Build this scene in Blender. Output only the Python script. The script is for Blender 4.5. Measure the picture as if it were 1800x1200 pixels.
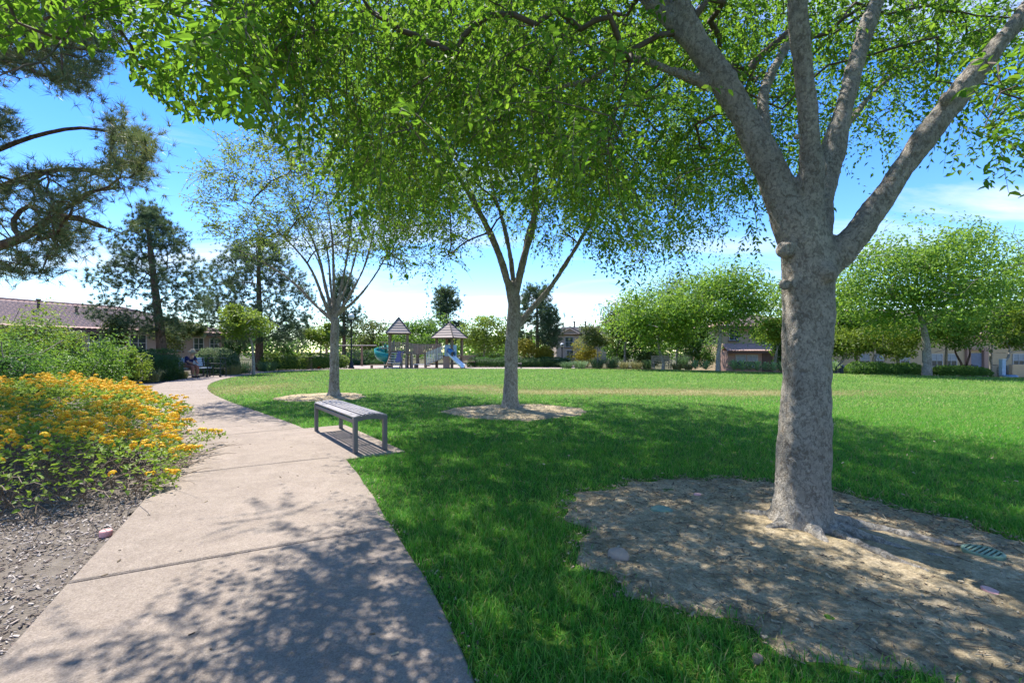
import bpy, bmesh, math, random
import numpy as np
from mathutils import Vector, Matrix, noise as mnoise

# ------------------------------------------------------------------ camera, sky, sun, exposure
scene = bpy.context.scene
col = scene.collection
for o in list(bpy.data.objects):
    bpy.data.objects.remove(o)
EYE = 1.25
cam_d = bpy.data.cameras.new('camera'); cam = bpy.data.objects.new('camera', cam_d); col.objects.link(cam)
cam.location = (0, 0, EYE); cam.rotation_euler = (math.radians(90), 0, 0)
cam_d.sensor_width = 36; cam_d.lens = 16; cam_d.shift_y = 0.010
cam_d.clip_start = 0.05; cam_d.clip_end = 3000
scene.camera = cam

SUN_AZ, SUN_EL = math.radians(-35), math.radians(63)
world = bpy.data.worlds.new('World'); scene.world = world; world.use_nodes = True
def build_world():
    nt = world.node_tree; N = nt.nodes; L = nt.links
    N.clear()
    out = N.new('ShaderNodeOutputWorld'); bg = N.new('ShaderNodeBackground'); bg.inputs[1].default_value = 0.092
    sky = N.new('ShaderNodeTexSky'); sky.sky_type = 'NISHITA'; sky.sun_disc = False
    sky.sun_elevation = SUN_EL; sky.sun_rotation = SUN_AZ
    sky.altitude = 0; sky.air_density = 1.0; sky.dust_density = 0.0; sky.ozone_density = 3.0
    tc = N.new('ShaderNodeTexCoord'); sep = N.new('ShaderNodeSeparateXYZ'); L.new(tc.outputs['Generated'], sep.inputs[0])
    def m(op, a, b=None, c=None):
        n = N.new('ShaderNodeMath'); n.operation = op
        for i, v in enumerate((a, b, c)):
            if v is None: continue
            if isinstance(v, (int, float)): n.inputs[i].default_value = v
            else: L.new(v, n.inputs[i])
        return n.outputs[0]
    zz = m('ADD', m('MAXIMUM', sep.outputs[2], 0.0), 0.10)
    cx = m('DIVIDE', sep.outputs[0], zz); cy = m('DIVIDE', sep.outputs[1], zz)
    cmb = N.new('ShaderNodeCombineXYZ'); L.new(cx, cmb.inputs[0]); L.new(cy, cmb.inputs[1])
    mp = N.new('ShaderNodeMapping'); mp.inputs['Scale'].default_value = (0.45, 1.1, 1); mp.inputs['Rotation'].default_value = (0, 0, -0.45)
    mp.inputs['Location'].default_value = (3.1, 1.7, 0)
    L.new(cmb.outputs[0], mp.inputs[0])
    nz = N.new('ShaderNodeTexNoise'); nz.inputs['Scale'].default_value = 0.9; nz.inputs['Detail'].default_value = 9; nz.inputs['Roughness'].default_value = 0.58; nz.inputs['Distortion'].default_value = 0.7
    L.new(mp.outputs[0], nz.inputs['Vector'])
    rp = N.new('ShaderNodeValToRGB'); rp.color_ramp.elements[0].position = 0.50; rp.color_ramp.elements[1].position = 0.70
    L.new(nz.outputs[0], rp.inputs[0])
    # a thin white veil thickens towards the horizon all the way round, as low cloud does
    hz = m('MULTIPLY', m('POWER', m('SUBTRACT', 1.0, m('MINIMUM', m('MAXIMUM', sep.outputs[2], 0.0), 1.0)), 11.0), 0.0)
    fac = m('MINIMUM', m('ADD', m('MULTIPLY', rp.outputs[0], 0.85), hz), 1.0)
    mix = N.new('ShaderNodeMix'); mix.data_type = 'RGBA'
    L.new(fac, mix.inputs['Factor']); hs = N.new('ShaderNodeHueSaturation'); hs.inputs['Saturation'].default_value = 1.34; hs.inputs['Hue'].default_value = .514; L.new(sky.outputs[0], hs.inputs['Color']); L.new(hs.outputs[0], mix.inputs[6]); mix.inputs[7].default_value = (3.7, 3.9, 4.05, 1)
    L.new(mix.outputs[2], bg.inputs[0]); L.new(bg.outputs[0], out.inputs[0])
build_world()
sun_vec = Vector((math.sin(SUN_AZ)*math.cos(SUN_EL), math.cos(SUN_AZ)*math.cos(SUN_EL), math.sin(SUN_EL)))
sl = bpy.data.lights.new('sun', 'SUN'); sl.energy = 3.05; sl.angle = math.radians(0.53); sl.color = (1.0, 0.95, 0.86)
so = bpy.data.objects.new('sun', sl); col.objects.link(so); so.rotation_euler = sun_vec.to_track_quat('Z', 'Y').to_euler()
so.location = (-20, 30, 60)
vs = scene.view_settings
vs.view_transform = 'Standard'; vs.look = 'None'; vs.gamma = 1.0; vs.exposure = 1.85; vs.use_curve_mapping = False
scene.cycles.max_bounces = 9; scene.cycles.transparent_max_bounces = 8; scene.cycles.diffuse_bounces = 6
scene.cycles.use_denoising = True

# ------------------------------------------------------------------ helpers
rng = np.random.default_rng(11)
def at(x, y, d):            # photo position + distance -> a point in the place
    return np.array([(x-900)/800*d, d, EYE+(618-y)/800*d])
def gnd(x, y):
    d = 800*EYE/(y-618); return np.array([(x-900)/800*d, d, 0.0])
def project(P):
    P = np.atleast_2d(P); d = np.maximum(P[:, 1], 1e-3)
    return 900+800*P[:, 0]/d, 618-800*(P[:, 2]-EYE)/d, P[:, 1]
def unit(a):
    return a/np.maximum(np.linalg.norm(a, axis=-1, keepdims=True), 1e-9)

def tag(o, label=None, cat=None, group=None, kind=None):
    if label: o['label'] = label
    if cat: o['category'] = cat
    if group: o['group'] = group
    if kind: o['kind'] = kind
    return o
def thing(name, label, cat, loc=(0, 0, 0), rz=0.0, group=None):
    o = bpy.data.objects.new(name, None); o.location = Vector([float(v) for v in loc]); o.rotation_euler = (0, 0, rz); o.empty_display_size = 0.2
    col.objects.link(o); tag(o, label, cat, group); return o
def world_m(o):
    m = Matrix.LocRotScale(o.location, o.rotation_euler, o.scale)
    if o.parent: m = world_m(o.parent) @ o.matrix_parent_inverse @ m
    return m
def put(name, mesh, parent=None, local=False, kind=None, label=None):
    o = bpy.data.objects.new(name, mesh); col.objects.link(o)
    if parent is not None:
        o.parent = parent
        if not local: o.matrix_parent_inverse = world_m(parent).inverted()
    if kind: o['kind'] = kind
    if label: o['label'] = label
    return o
def mesh_np(name, V, faces, mat, smooth=False):
    """V (n,3); faces: one (m,k) int array or a list of them"""
    if not isinstance(faces, (list, tuple)): faces = [faces]
    faces = [np.asarray(f, dtype=np.int32) for f in faces if len(f)]
    me = bpy.data.meshes.new(name)
    V = np.asarray(V, dtype=np.float32)
    me.vertices.add(len(V)); me.vertices.foreach_set('co', V.ravel())
    tot = np.concatenate([np.full(len(f), f.shape[1], dtype=np.int32) for f in faces])
    idx = np.concatenate([f.ravel() for f in faces])
    st = np.concatenate([[0], np.cumsum(tot)[:-1]]).astype(np.int32)
    me.loops.add(len(idx)); me.loops.foreach_set('vertex_index', idx)
    me.polygons.add(len(tot)); me.polygons.foreach_set('loop_start', st)
    me.polygons.foreach_set('use_smooth', np.full(len(tot), bool(smooth)))
    if mat is not None:
        for m in (mat if isinstance(mat, (list, tuple)) else [mat]): me.materials.append(m)
    me.update(calc_edges=True); me.validate()
    return me

class MB:
    """collects shapes into one mesh"""
    def __init__(s): s.V = []; s.F = []; s.n = 0
    def add(s, V, F):
        V = np.asarray(V, float); s.V.append(V)
        for f in F: s.F.append([i+s.n for i in f])
        s.n += len(V); return s
    def box(s, c, size, rz=0.0, M=None, bevel=0.0):
        x, y, z = [v/2 for v in size]
        if bevel <= 0:
            P = np.array([[a*x, b*y, c_*z] for c_ in (-1, 1) for b in (-1, 1) for a in (-1, 1)])
            F = [(0, 2, 3, 1), (4, 5, 7, 6), (0, 1, 5, 4), (2, 6, 7, 3), (0, 4, 6, 2), (1, 3, 7, 5)]
        else:
            bm = bmesh.new(); bmesh.ops.create_cube(bm, size=1.0)
            for v in bm.verts: v.co = Vector((v.co.x*2*x, v.co.y*2*y, v.co.z*2*z))
            bmesh.ops.bevel(bm, geom=list(bm.edges), offset=min(bevel, x*.9, y*.9, z*.9), segments=1, affect='EDGES')
            bm.verts.index_update()
            P = np.array([v.co[:] for v in bm.verts]); F = [[v.index for v in f.verts] for f in bm.faces]; bm.free()
        if M is not None: P = P @ np.array(M)[:3, :3].T
        if rz: ca, sa = math.cos(rz), math.sin(rz); P = P @ np.array([[ca, sa, 0], [-sa, ca, 0], [0, 0, 1]])
        return s.add(P+np.array(c, float), F)
    def beam(s, a, b, w, h, up=(0, 0, 1)):
        a = np.array(a, float); b = np.array(b, float); d = b-a; L = np.linalg.norm(d); d /= L
        u = np.array(up, float); sx = np.cross(d, u); sx /= np.linalg.norm(sx); u = np.cross(sx, d)
        M = np.stack([d, sx, u], 1)
        P = np.array([[p*L/2, q*w/2, r*h/2] for r in (-1, 1) for q in (-1, 1) for p in (-1, 1)])
        return s.add(P @ M.T+(a+b)/2, [(0, 2, 3, 1), (4, 5, 7, 6), (0, 1, 5, 4), (2, 6, 7, 3), (0, 4, 6, 2), (1, 3, 7, 5)])
    def tube(s, pts, radii, sides=8, caps=True):
        V, F = tube_np(np.array(pts, float), np.broadcast_to(np.array(radii, float), (len(pts),)), sides)
        F = [list(f) for f in F]
        if caps: F += [list(range(sides))[::-1], list(range((len(pts)-1)*sides, len(pts)*sides))]
        return s.add(V, F)
    def lathe(s, prof, c=(0, 0, 0), sides=16):
        V = []; F = []; k = len(prof)
        for i in range(sides):
            a = 2*math.pi*i/sides
            for r, z in prof: V.append((c[0]+r*math.cos(a), c[1]+r*math.sin(a), c[2]+z))
        for i in range(sides):
            j = (i+1) % sides
            for q in range(k-1): F.append((i*k+q, j*k+q, j*k+q+1, i*k+q+1))
        F.append([i*k for i in range(sides)][::-1]); F.append([i*k+k-1 for i in range(sides)])
        return s.add(V, F)
    def prism(s, poly, z0, z1):
        n = len(poly)
        V = [(p[0], p[1], z0) for p in poly]+[(p[0], p[1], z1) for p in poly]
        F = [list(range(n))[::-1], list(range(n, 2*n))]+[(i, (i+1) % n, n+(i+1) % n, n+i) for i in range(n)]
        return s.add(V, F)
    def mesh(s, name, mat, smooth=False):
        me = bpy.data.meshes.new(name); me.from_pydata(np.concatenate(s.V).tolist(), [], s.F)
        me.materials.append(mat)
        if smooth: me.polygons.foreach_set('use_smooth', np.ones(len(me.polygons), bool))
        me.update(); return me
    def build(s, name, mat, parent=None, smooth=False, local=False, kind=None, label=None):
        return put(name, s.mesh(name, mat, smooth), parent, local, kind, label)

def tube_np(P, R, sides):
    n = len(P); T = np.gradient(P, axis=0); T = unit(T)
    up = np.array([0.0, 0, 1.0]) if abs(T[0, 2]) < 0.9 else np.array([1.0, 0, 0])
    u = np.cross(T[0], up); u /= np.linalg.norm(u); U = np.zeros_like(P)
    for i in range(n):
        u = u-T[i]*np.dot(u, T[i]); u /= max(np.linalg.norm(u), 1e-9); U[i] = u
    W = np.cross(T, U)
    a = np.linspace(0, 2*np.pi, sides, endpoint=False)
    V = P[:, None, :]+R[:, None, None]*(np.cos(a)[None, :, None]*U[:, None, :]+np.sin(a)[None, :, None]*W[:, None, :])
    i = np.arange(n-1)[:, None]*sides; k = np.arange(sides)[None, :]; k2 = (k+1) % sides
    F = np.stack([i+k, i+k2, i+sides+k2, i+sides+k], -1).reshape(-1, 4)
    return V.reshape(-1, 3), F
def join(parts):
    """[(V,F)] -> V, F with one face size"""
    Vs, Fs, n = [], [], 0
    for V, F in parts: Vs.append(V); Fs.append(F+n); n += len(V)
    return np.concatenate(Vs), np.concatenate(Fs)
def smooth_curve(pts, n):
    pts = np.array(pts, float); k = len(pts)
    t = np.concatenate([[0], np.cumsum(np.linalg.norm(np.diff(pts, axis=0), axis=1))])
    tt = np.linspace(0, t[-1], n); out = []
    # catmull-rom with chord tangents
    m = np.gradient(pts, t, axis=0)
    for s in tt:
        i = min(max(np.searchsorted(t, s)-1, 0), k-2); h = t[i+1]-t[i]; u = (s-t[i])/h
        out.append((2*u**3-3*u**2+1)*pts[i]+(u**3-2*u**2+u)*h*m[i]+(-2*u**3+3*u**2)*pts[i+1]+(u**3-u**2)*h*m[i+1])
    return np.array(out)
def inside(poly, X, Y):
    c = np.zeros(len(X), bool); n = len(poly); j = n-1
    for i in range(n):
        xi, yi = poly[i][:2]; xj, yj = poly[j][:2]
        if yi != yj:
            c ^= ((yi > Y) != (yj > Y)) & (X < (xj-xi)*(Y-yi)/(yj-yi)+xi)
        j = i
    return c
def wav(X, Y, s=1.0, seed=0):       # cheap smooth noise 0..1
    r = np.random.default_rng(seed); v = 0
    for k in range(6):
        a = r.uniform(0, 6.28); f = s*r.uniform(.6, 2.2)
        v = v+np.sin((X*math.cos(a)+Y*math.sin(a))*f+r.uniform(0, 6.28)+1.3*np.sin((Y*math.cos(a)-X*math.sin(a))*f*.6))
    return 0.5+v/7.0

# ------------------------------------------------------------------ materials
MATS = {}
GS = 0.62            # overall reflectance of built surfaces
def sc(c, k=None): return tuple(v*(k or GS) for v in c)
def new_mat(name):
    m = bpy.data.materials.new(name); m.use_nodes = True; nt = m.node_tree
    for n in list(nt.nodes): nt.nodes.remove(n)
    out = nt.nodes.new('ShaderNodeOutputMaterial'); MATS[name] = m
    return m, nt, nt.nodes, nt.links, out
def ramp(N, stops):
    r = N.new('ShaderNodeValToRGB'); e = r.color_ramp.elements
    while len(e) < len(stops): e.new(0.5)
    for el, (p, c) in zip(e, stops): el.position = p; el.color = (*c, 1) if len(c) == 3 else c
    return r
def surf(name, c1, c2=None, scale=4.0, rough=0.8, bump=0.0, bscale=40.0, spec=0.3, detail=6, metal=0.0, obj_random=0.0, speck=None):
    m, nt, N, L, out = new_mat(name)
    b = N.new('ShaderNodeBsdfPrincipled'); L.new(b.outputs[0], out.inputs[0])
    b.inputs['Roughness'].default_value = rough; b.inputs['Specular IOR Level'].default_value = spec; b.inputs['Metallic'].default_value = metal
    tc = N.new('ShaderNodeTexCoord')
    c2 = c2 or tuple(v*0.8 for v in c1); c1 = sc(c1); c2 = sc(c2)
    nz = N.new('ShaderNodeTexNoise'); nz.inputs['Scale'].default_value = scale; nz.inputs['Detail'].default_value = detail; nz.inputs['Roughness'].default_value = 0.65
    L.new(tc.outputs['Object'], nz.inputs['Vector'])
    r = ramp(N, [(0.3, c2), (0.7, c1)]); L.new(nz.outputs[0], r.inputs[0]); cout = r.outputs[0]
    if speck:
        sc_, thr, cc = speck; cc = sc(cc)
        n2 = N.new('ShaderNodeTexNoise'); n2.inputs['Scale'].default_value = sc_; n2.inputs['Detail'].default_value = 3; L.new(tc.outputs['Object'], n2.inputs['Vector'])
        r2 = ramp(N, [(thr, (0, 0, 0)), (thr+.08, (1, 1, 1))]); L.new(n2.outputs[0], r2.inputs[0])
        mx = N.new('ShaderNodeMix'); mx.data_type = 'RGBA'; L.new(r2.outputs[0], mx.inputs[0]); L.new(cout, mx.inputs[6]); mx.inputs[7].default_value = (*cc, 1); cout = mx.outputs[2]
    if obj_random:
        oi = N.new('ShaderNodeObjectInfo'); hv = N.new('ShaderNodeHueSaturation')
        mr = N.new('ShaderNodeMapRange'); mr.inputs[3].default_value = 1-obj_random; mr.inputs[4].default_value = 1+obj_random
        L.new(oi.outputs['Random'], mr.inputs[0]); L.new(mr.outputs[0], hv.inputs['Value']); L.new(cout, hv.inputs['Color']); cout = hv.outputs[0]
    L.new(cout, b.inputs['Base Color'])
    if bump:
        n3 = N.new('ShaderNodeTexNoise'); n3.inputs['Scale'].default_value = bscale; n3.inputs['Detail'].default_value = 5; L.new(tc.outputs['Object'], n3.inputs['Vector'])
        bp = N.new('ShaderNodeBump'); bp.inputs['Strength'].default_value = bump; bp.inputs['Distance'].default_value = 0.02
        L.new(n3.outputs[0], bp.inputs['Height']); L.new(bp.outputs[0], b.inputs['Normal'])
    return m
def leafmat(name, stops, trans=(0.2, 0.4, 0.03), tf=0.45, rough=0.5, patch=None, gloss=0.35):
    """colour differs from leaf to leaf; light shines through"""
    m, nt, N, L, out = new_mat(name)
    g = N.new('ShaderNodeNewGeometry'); k = len(stops)
    r = ramp(N, [((i+.5)/k, c) for i, c in enumerate(stops)]); L.new(g.outputs['Random Per Island'], r.inputs[0]); cout = r.outputs[0]
    if patch:
        tc = N.new('ShaderNodeTexCoord'); nz = N.new('ShaderNodeTexNoise'); nz.inputs['Scale'].default_value = patch[0]; nz.inputs['Detail'].default_value = 4
        L.new(tc.outputs['Object'], nz.inputs['Vector']); r2 = ramp(N, [(patch[1], (0, 0, 0)), (patch[2], (1, 1, 1))]); L.new(nz.outputs[0], r2.inputs[0])
        mx = N.new('ShaderNodeMix'); mx.data_type = 'RGBA'; mx.blend_type = 'MIX'; L.new(r2.outputs[0], mx.inputs[0]); L.new(cout, mx.inputs[6]); mx.inputs[7].default_value = (*patch[3], 1); cout = mx.outputs[2]
    b = N.new('ShaderNodeBsdfPrincipled'); b.inputs['Roughness'].default_value = rough; b.inputs['Specular IOR Level'].default_value = gloss
    L.new(cout, b.inputs['Base Color'])
    t = N.new('ShaderNodeBsdfTranslucent'); mt = N.new('ShaderNodeMix'); mt.data_type = 'RGBA'; mt.inputs[0].default_value = 0.6
    L.new(cout, mt.inputs[6]); mt.inputs[7].default_value = (*trans, 1); L.new(mt.outputs[2], t.inputs[0])
    ms = N.new('ShaderNodeMixShader'); ms.inputs[0].default_value = tf
    L.new(b.outputs[0], ms.inputs[1]); L.new(t.outputs[0], ms.inputs[2]); L.new(ms.outputs[0], out.inputs[0])
    return m
def barkmat(name, c1, c2, c3, cell=26.0, bump=0.8, zs=0.55, dist=0.02):
    m, nt, N, L, out = new_mat(name)
    b = N.new('ShaderNodeBsdfPrincipled'); L.new(b.outputs[0], out.inputs[0]); b.inputs['Roughness'].default_value = 0.9; b.inputs['Specular IOR Level'].default_value = 0.15
    tc = N.new('ShaderNodeTexCoord'); mp = N.new('ShaderNodeMapping'); mp.inputs['Scale'].default_value = (1, 1, zs); L.new(tc.outputs['Object'], mp.inputs[0])
    def noise(sc_, det, src, rough=.6):
        n = N.new('ShaderNodeTexNoise'); n.inputs['Scale'].default_value = sc_; n.inputs['Detail'].default_value = det; n.inputs['Roughness'].default_value = rough; L.new(src, n.inputs['Vector']); return n
    dn = noise(14, 6, mp.outputs[0], .7)
    va = N.new('ShaderNodeVectorMath'); va.operation = 'MULTIPLY_ADD'; va.inputs[1].default_value = (.16, .16, .16); L.new(dn.outputs['Color'], va.inputs[0]); L.new(mp.outputs[0], va.inputs[2])
    vc = N.new('ShaderNodeTexVoronoi'); vc.feature = 'F1'; vc.inputs['Scale'].default_value = cell; L.new(va.outputs[0], vc.inputs['Vector'])
    n1 = noise(cell*.5, 9, va.outputs[0], .72); n2 = noise(3.2, 7, tc.outputs['Object'], .65); n3 = noise(cell*3, 6, mp.outputs[0], .7)
    r = ramp(N, [(0.30, c2), (0.55, c1), (0.74, tuple(min(1, v*1.18) for v in c1))]); L.new(n1.outputs[0], r.inputs[0])
    r2 = ramp(N, [(0.30, (.70, .68, .66)), (0.62, (1.08, 1.06, 1.03)), (.75, (1.2, 1.17, 1.1))]); L.new(n2.outputs[0], r2.inputs[0])
    mx = N.new('ShaderNodeMix'); mx.data_type = 'RGBA'; mx.blend_type = 'MULTIPLY'; mx.inputs[0].default_value = 1; L.new(r.outputs[0], mx.inputs[6]); L.new(r2.outputs[0], mx.inputs[7])
    n4 = noise(8, 5, tc.outputs['Object'], .6); r4 = ramp(N, [(0.60, (0, 0, 0)), (0.70, (.7, .7, .7))]); L.new(n4.outputs[0], r4.inputs[0])
    m2 = N.new('ShaderNodeMix'); m2.data_type = 'RGBA'; L.new(r4.outputs[0], m2.inputs[0]); L.new(mx.outputs[2], m2.inputs[6]); m2.inputs[7].default_value = (*c3, 1)
    # pits between the flakes
    rp_ = ramp(N, [(0.40, (1, 1, 1)), (0.76, (.42, .39, .36))]); L.new(vc.outputs['Distance'], rp_.inputs[0])
    m3 = N.new('ShaderNodeMix'); m3.data_type = 'RGBA'; m3.blend_type = 'MULTIPLY'; m3.inputs[0].default_value = .8; L.new(m2.outputs[2], m3.inputs[6]); L.new(rp_.outputs[0], m3.inputs[7]); L.new(m3.outputs[2], b.inputs['Base Color'])
    def mad(a_, k, c_):
        n = N.new('ShaderNodeMath'); n.operation = 'MULTIPLY_ADD'; n.inputs[1].default_value = k; L.new(a_, n.inputs[0])
        if isinstance(c_, float): n.inputs[2].default_value = c_
        else: L.new(c_, n.inputs[2])
        return n.outputs[0]
    hgt = mad(vc.outputs['Distance'], -1.4, mad(n1.outputs[0], 1.6, mad(n3.outputs[0], .5, 0.0)))
    bp = N.new('ShaderNodeBump'); bp.inputs['Strength'].default_value = bump; bp.inputs['Distance'].default_value = dist; L.new(hgt, bp.inputs['Height']); L.new(bp.outputs[0], b.inputs['Normal'])
    return m
def flat(name, c, rough=0.5, spec=0.4, metal=0.0, emit=None):
    m, nt, N, L, out = new_mat(name); c = sc(c, .75)
    b = N.new('ShaderNodeBsdfPrincipled'); L.new(b.outputs[0], out.inputs[0]); b.inputs['Roughness'].default_value = rough; b.inputs['Specular IOR Level'].default_value = spec; b.inputs['Metallic'].default_value = metal
    tc = N.new('ShaderNodeTexCoord'); nz = N.new('ShaderNodeTexNoise'); nz.inputs['Scale'].default_value = 6; nz.inputs['Detail'].default_value = 6; L.new(tc.outputs['Object'], nz.inputs['Vector'])
    r = ramp(N, [(0.3, tuple(v*.86 for v in c)), (0.7, tuple(min(1, v*1.08) for v in c))]); L.new(nz.outputs[0], r.inputs[0]); L.new(r.outputs[0], b.inputs['Base Color'])
    return m

# foliage
M_ELM = leafmat('elm_leaf', [(.03, .085, .010), (.06, .15, .015), (.10, .205, .02), (.15, .25, .03), (.24, .29, .04)], (.26, .50, .035), 0.52, 0.58, gloss=.18)
M_ELM2 = leafmat('elm_leaf_far', [(.05, .12, .016), (.08, .18, .02), (.13, .24, .028)], (.34, .54, .04), 0.5, 0.45)
M_ELM3 = leafmat('sparse_leaf', [(.08, .15, .025), (.13, .21, .035), (.19, .25, .05)], (.36, .48, .06), 0.45, 0.5)
M_PINE = leafmat('pine_needle', [(.06, .11, .045), (.09, .145, .06), (.14, .17, .07), (.22, .17, .08)], (.24, .32, .09), 0.3, 0.5)
M_PINE2 = leafmat('pine_needle_far', [(.05, .095, .05), (.075, .125, .058), (.11, .15, .065)], (.18, .26, .09), 0.28, 0.55)
M_GRASS = leafmat('grass_blade', [(.03, .175, .014), (.055, .24, .022), (.105, .30, .036), (.24, .35, .08)], (.20, .54, .04), 0.42, 0.55, patch=(0.6, .58, .80, (.26, .36, .08)), gloss=.2)
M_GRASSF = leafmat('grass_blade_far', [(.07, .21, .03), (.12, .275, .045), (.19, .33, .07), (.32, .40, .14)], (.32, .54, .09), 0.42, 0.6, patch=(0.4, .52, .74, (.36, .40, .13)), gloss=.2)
M_LITTER = leafmat('leaf_litter', [(.12, .09, .06), (.19, .145, .095), (.28, .22, .14), (.40, .33, .23)], (.2, .15, .1), 0.03, 0.9)
M_DRYG = leafmat('dry_grass_blade', [(.26, .24, .08), (.38, .30, .13), (.46, .36, .17), (.15, .22, .05)], (.36, .32, .12), 0.35, 0.6)
M_LANT = leafmat('lantana_leaf', [(.08, .16, .018), (.13, .24, .026), (.19, .30, .036), (.25, .32, .045)], (.30, .42, .04), 0.42, 0.55)
def broad(name, d, m_, l, tr, tf=.42): return leafmat(name, [d, m_, l], tr, tf, 0.5)
M_BG = [broad('leaf_mid_green', (.045, .115, .018), (.08, .175, .026), (.12, .225, .034), (.28, .48, .05)),
        broad('leaf_lime', (.08, .15, .018), (.13, .21, .025), (.18, .25, .035), (.38, .50, .05)),
        broad('leaf_deep', (.02, .06, .015), (.035, .09, .02), (.05, .115, .026), (.12, .28, .04)),
        broad('leaf_olive', (.06, .09, .025), (.10, .14, .035), (.15, .18, .05), (.28, .34, .08)),
        broad('leaf_yellow', (.20, .20, .02), (.30, .27, .025), (.36, .30, .03), (.55, .48, .05)),
        broad('leaf_grey_green', (.07, .11, .06), (.11, .16, .085), (.15, .20, .11), (.20, .30, .12)),
        broad('leaf_spring_green', (.07, .16, .02), (.12, .24, .028), (.19, .31, .04), (.38, .58, .06), .46)]
M_AGAVE = leafmat('agave_leaf', [(.20, .32, .14), (.26, .38, .17), (.30, .42, .2)], (.35, .5, .2), 0.2, 0.45)
M_PETAL = leafmat('lantana_petal', [(.72, .42, .012), (.80, .53, .02), (.86, .62, .03), (.70, .34, .01)], (.8, .4, .02), 0.3, 0.6)
M_STRAW = leafmat('straw_blade', [(.28, .26, .10), (.36, .32, .15), (.18, .24, .08)], (.4, .36, .16), 0.3, 0.6)
M_BLUEG = leafmat('blue_green_blade', [(.06, .13, .05), (.09, .17, .07), (.14, .22, .10)], (.18, .32, .1), 0.3, 0.55)
# bark, wood
M_BARK = barkmat('elm_bark', (.84, .78, .70), (.60, .55, .49), (.68, .55, .41), 46, 1.0, .72, .045)
M_BARK2 = barkmat('elm_bark_slim', (.44, .405, .365), (.29, .265, .24), (.38, .33, .26), 34, 0.7, .5)
M_TWIG = surf('twig_bark', (.22, .175, .14), (.13, .10, .08), 12, 0.85)
M_PBARK = barkmat('pine_bark', (.20, .135, .10), (.11, .075, .06), (.30, .17, .10), 14, 0.9, .4)
M_STALK = surf('dead_stem', (.34, .26, .19), (.16, .11, .08), 15, 0.85)
# ground
M_CONC = surf('path_concrete', (.47, .405, .355), (.36, .31, .275), 2.2, 0.9, 0.35, 160, 0.2, 9, speck=(230, .60, (.27, .235, .21)), obj_random=.05)
M_JOINT = surf('joint_soil', (.10, .085, .07), (.05, .045, .04), 30, 0.95)
M_SOIL = surf('bare_soil', (.74, .59, .38), (.40, .31, .185), 3.2, 0.95, 1.0, 30, 0.1, 14, speck=(11, .55, (.36, .28, .17)))
M_MULCH = surf('mulch_bed', (.30, .26, .22), (.16, .135, .115), 9, 0.95, 0.9, 60, 0.1, 10, speck=(70, .58, (.30, .25, .22)))
M_CHIP = leafmat('wood_chip', [(.12, .09, .075), (.22, .175, .15), (.34, .29, .26), (.42, .37, .33)], (.2, .15, .1), 0.03, 0.9)
M_EARTH = surf('far_ground', (.17, .16, .085), (.10, .095, .05), .3, 0.95, 0.4, 8, 0.1, 8)
M_TURF = surf('turf_soil', (.11, .24, .03), (.06, .15, .022), 3, 0.95, 0.6, 80, 0.1, 8)
M_SAND = surf('play_surface', (.55, .47, .42), (.46, .39, .34), 1.5, 0.95, 0.2, 60, 0.1)
M_ROAD = surf('asphalt', (.06, .06, .06), (.045, .045, .045), 5, 0.9, 0.3, 80)
def earth(name, cols, scales, bumps, rough=.95):
    m, nt, N, L, out = new_mat(name); b = N.new('ShaderNodeBsdfPrincipled'); L.new(b.outputs[0], out.inputs[0]); b.inputs['Roughness'].default_value = rough; b.inputs['Specular IOR Level'].default_value = .12
    tc = N.new('ShaderNodeTexCoord'); h = None; cc = None
    for i, (s_, k) in enumerate(zip(scales, bumps)):
        n = N.new('ShaderNodeTexNoise'); n.inputs['Scale'].default_value = s_; n.inputs['Detail'].default_value = 6; n.inputs['Roughness'].default_value = .68; n.inputs['Distortion'].default_value = .4; L.new(tc.outputs['Object'], n.inputs['Vector'])
        lo, hi = cols[i]; r = ramp(N, [(.34, lo), (.64, hi)]); L.new(n.outputs[0], r.inputs[0])
        if cc is None: cc = r.outputs[0]
        else:
            mx = N.new('ShaderNodeMix'); mx.data_type = 'RGBA'; mx.blend_type = 'MULTIPLY'; mx.inputs[0].default_value = 1; L.new(cc, mx.inputs[6]); L.new(r.outputs[0], mx.inputs[7]); cc = mx.outputs[2]
        ma = N.new('ShaderNodeMath'); ma.operation = 'MULTIPLY_ADD'; ma.inputs[1].default_value = k; L.new(n.outputs[0], ma.inputs[0])
        if h is not None: L.new(h, ma.inputs[2])
        h = ma.outputs[0]
    L.new(cc, b.inputs['Base Color']); bp = N.new('ShaderNodeBump'); bp.inputs['Strength'].default_value = 1; bp.inputs['Distance'].default_value = .02; L.new(h, bp.inputs['Height']); L.new(bp.outputs[0], b.inputs['Normal'])
    return m
M_SOIL = earth('bare_soil', [((.40, .33, .215), (.66, .55, .39)), ((.62, .60, .56), (1.08, 1.06, 1.03)), ((.60, .57, .53), (1.1, 1.1, 1.08)), ((.7, .7, .7), (1.12, 1.12, 1.12))], (2.6, 14, 55, 160), (1.0, 1.0, .9, .5))
M_CONC = earth('path_concrete', [((.29, .245, .21), (.35, .295, .255)), ((.86, .85, .84), (1.04, 1.04, 1.03)), ((.86, .85, .84), (1.06, 1.06, 1.06)), ((.62, .6, .58), (1.08, 1.08, 1.08))], (.9, 5, 42, 130), (.1, .12, .15, .3), .9)
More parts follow.
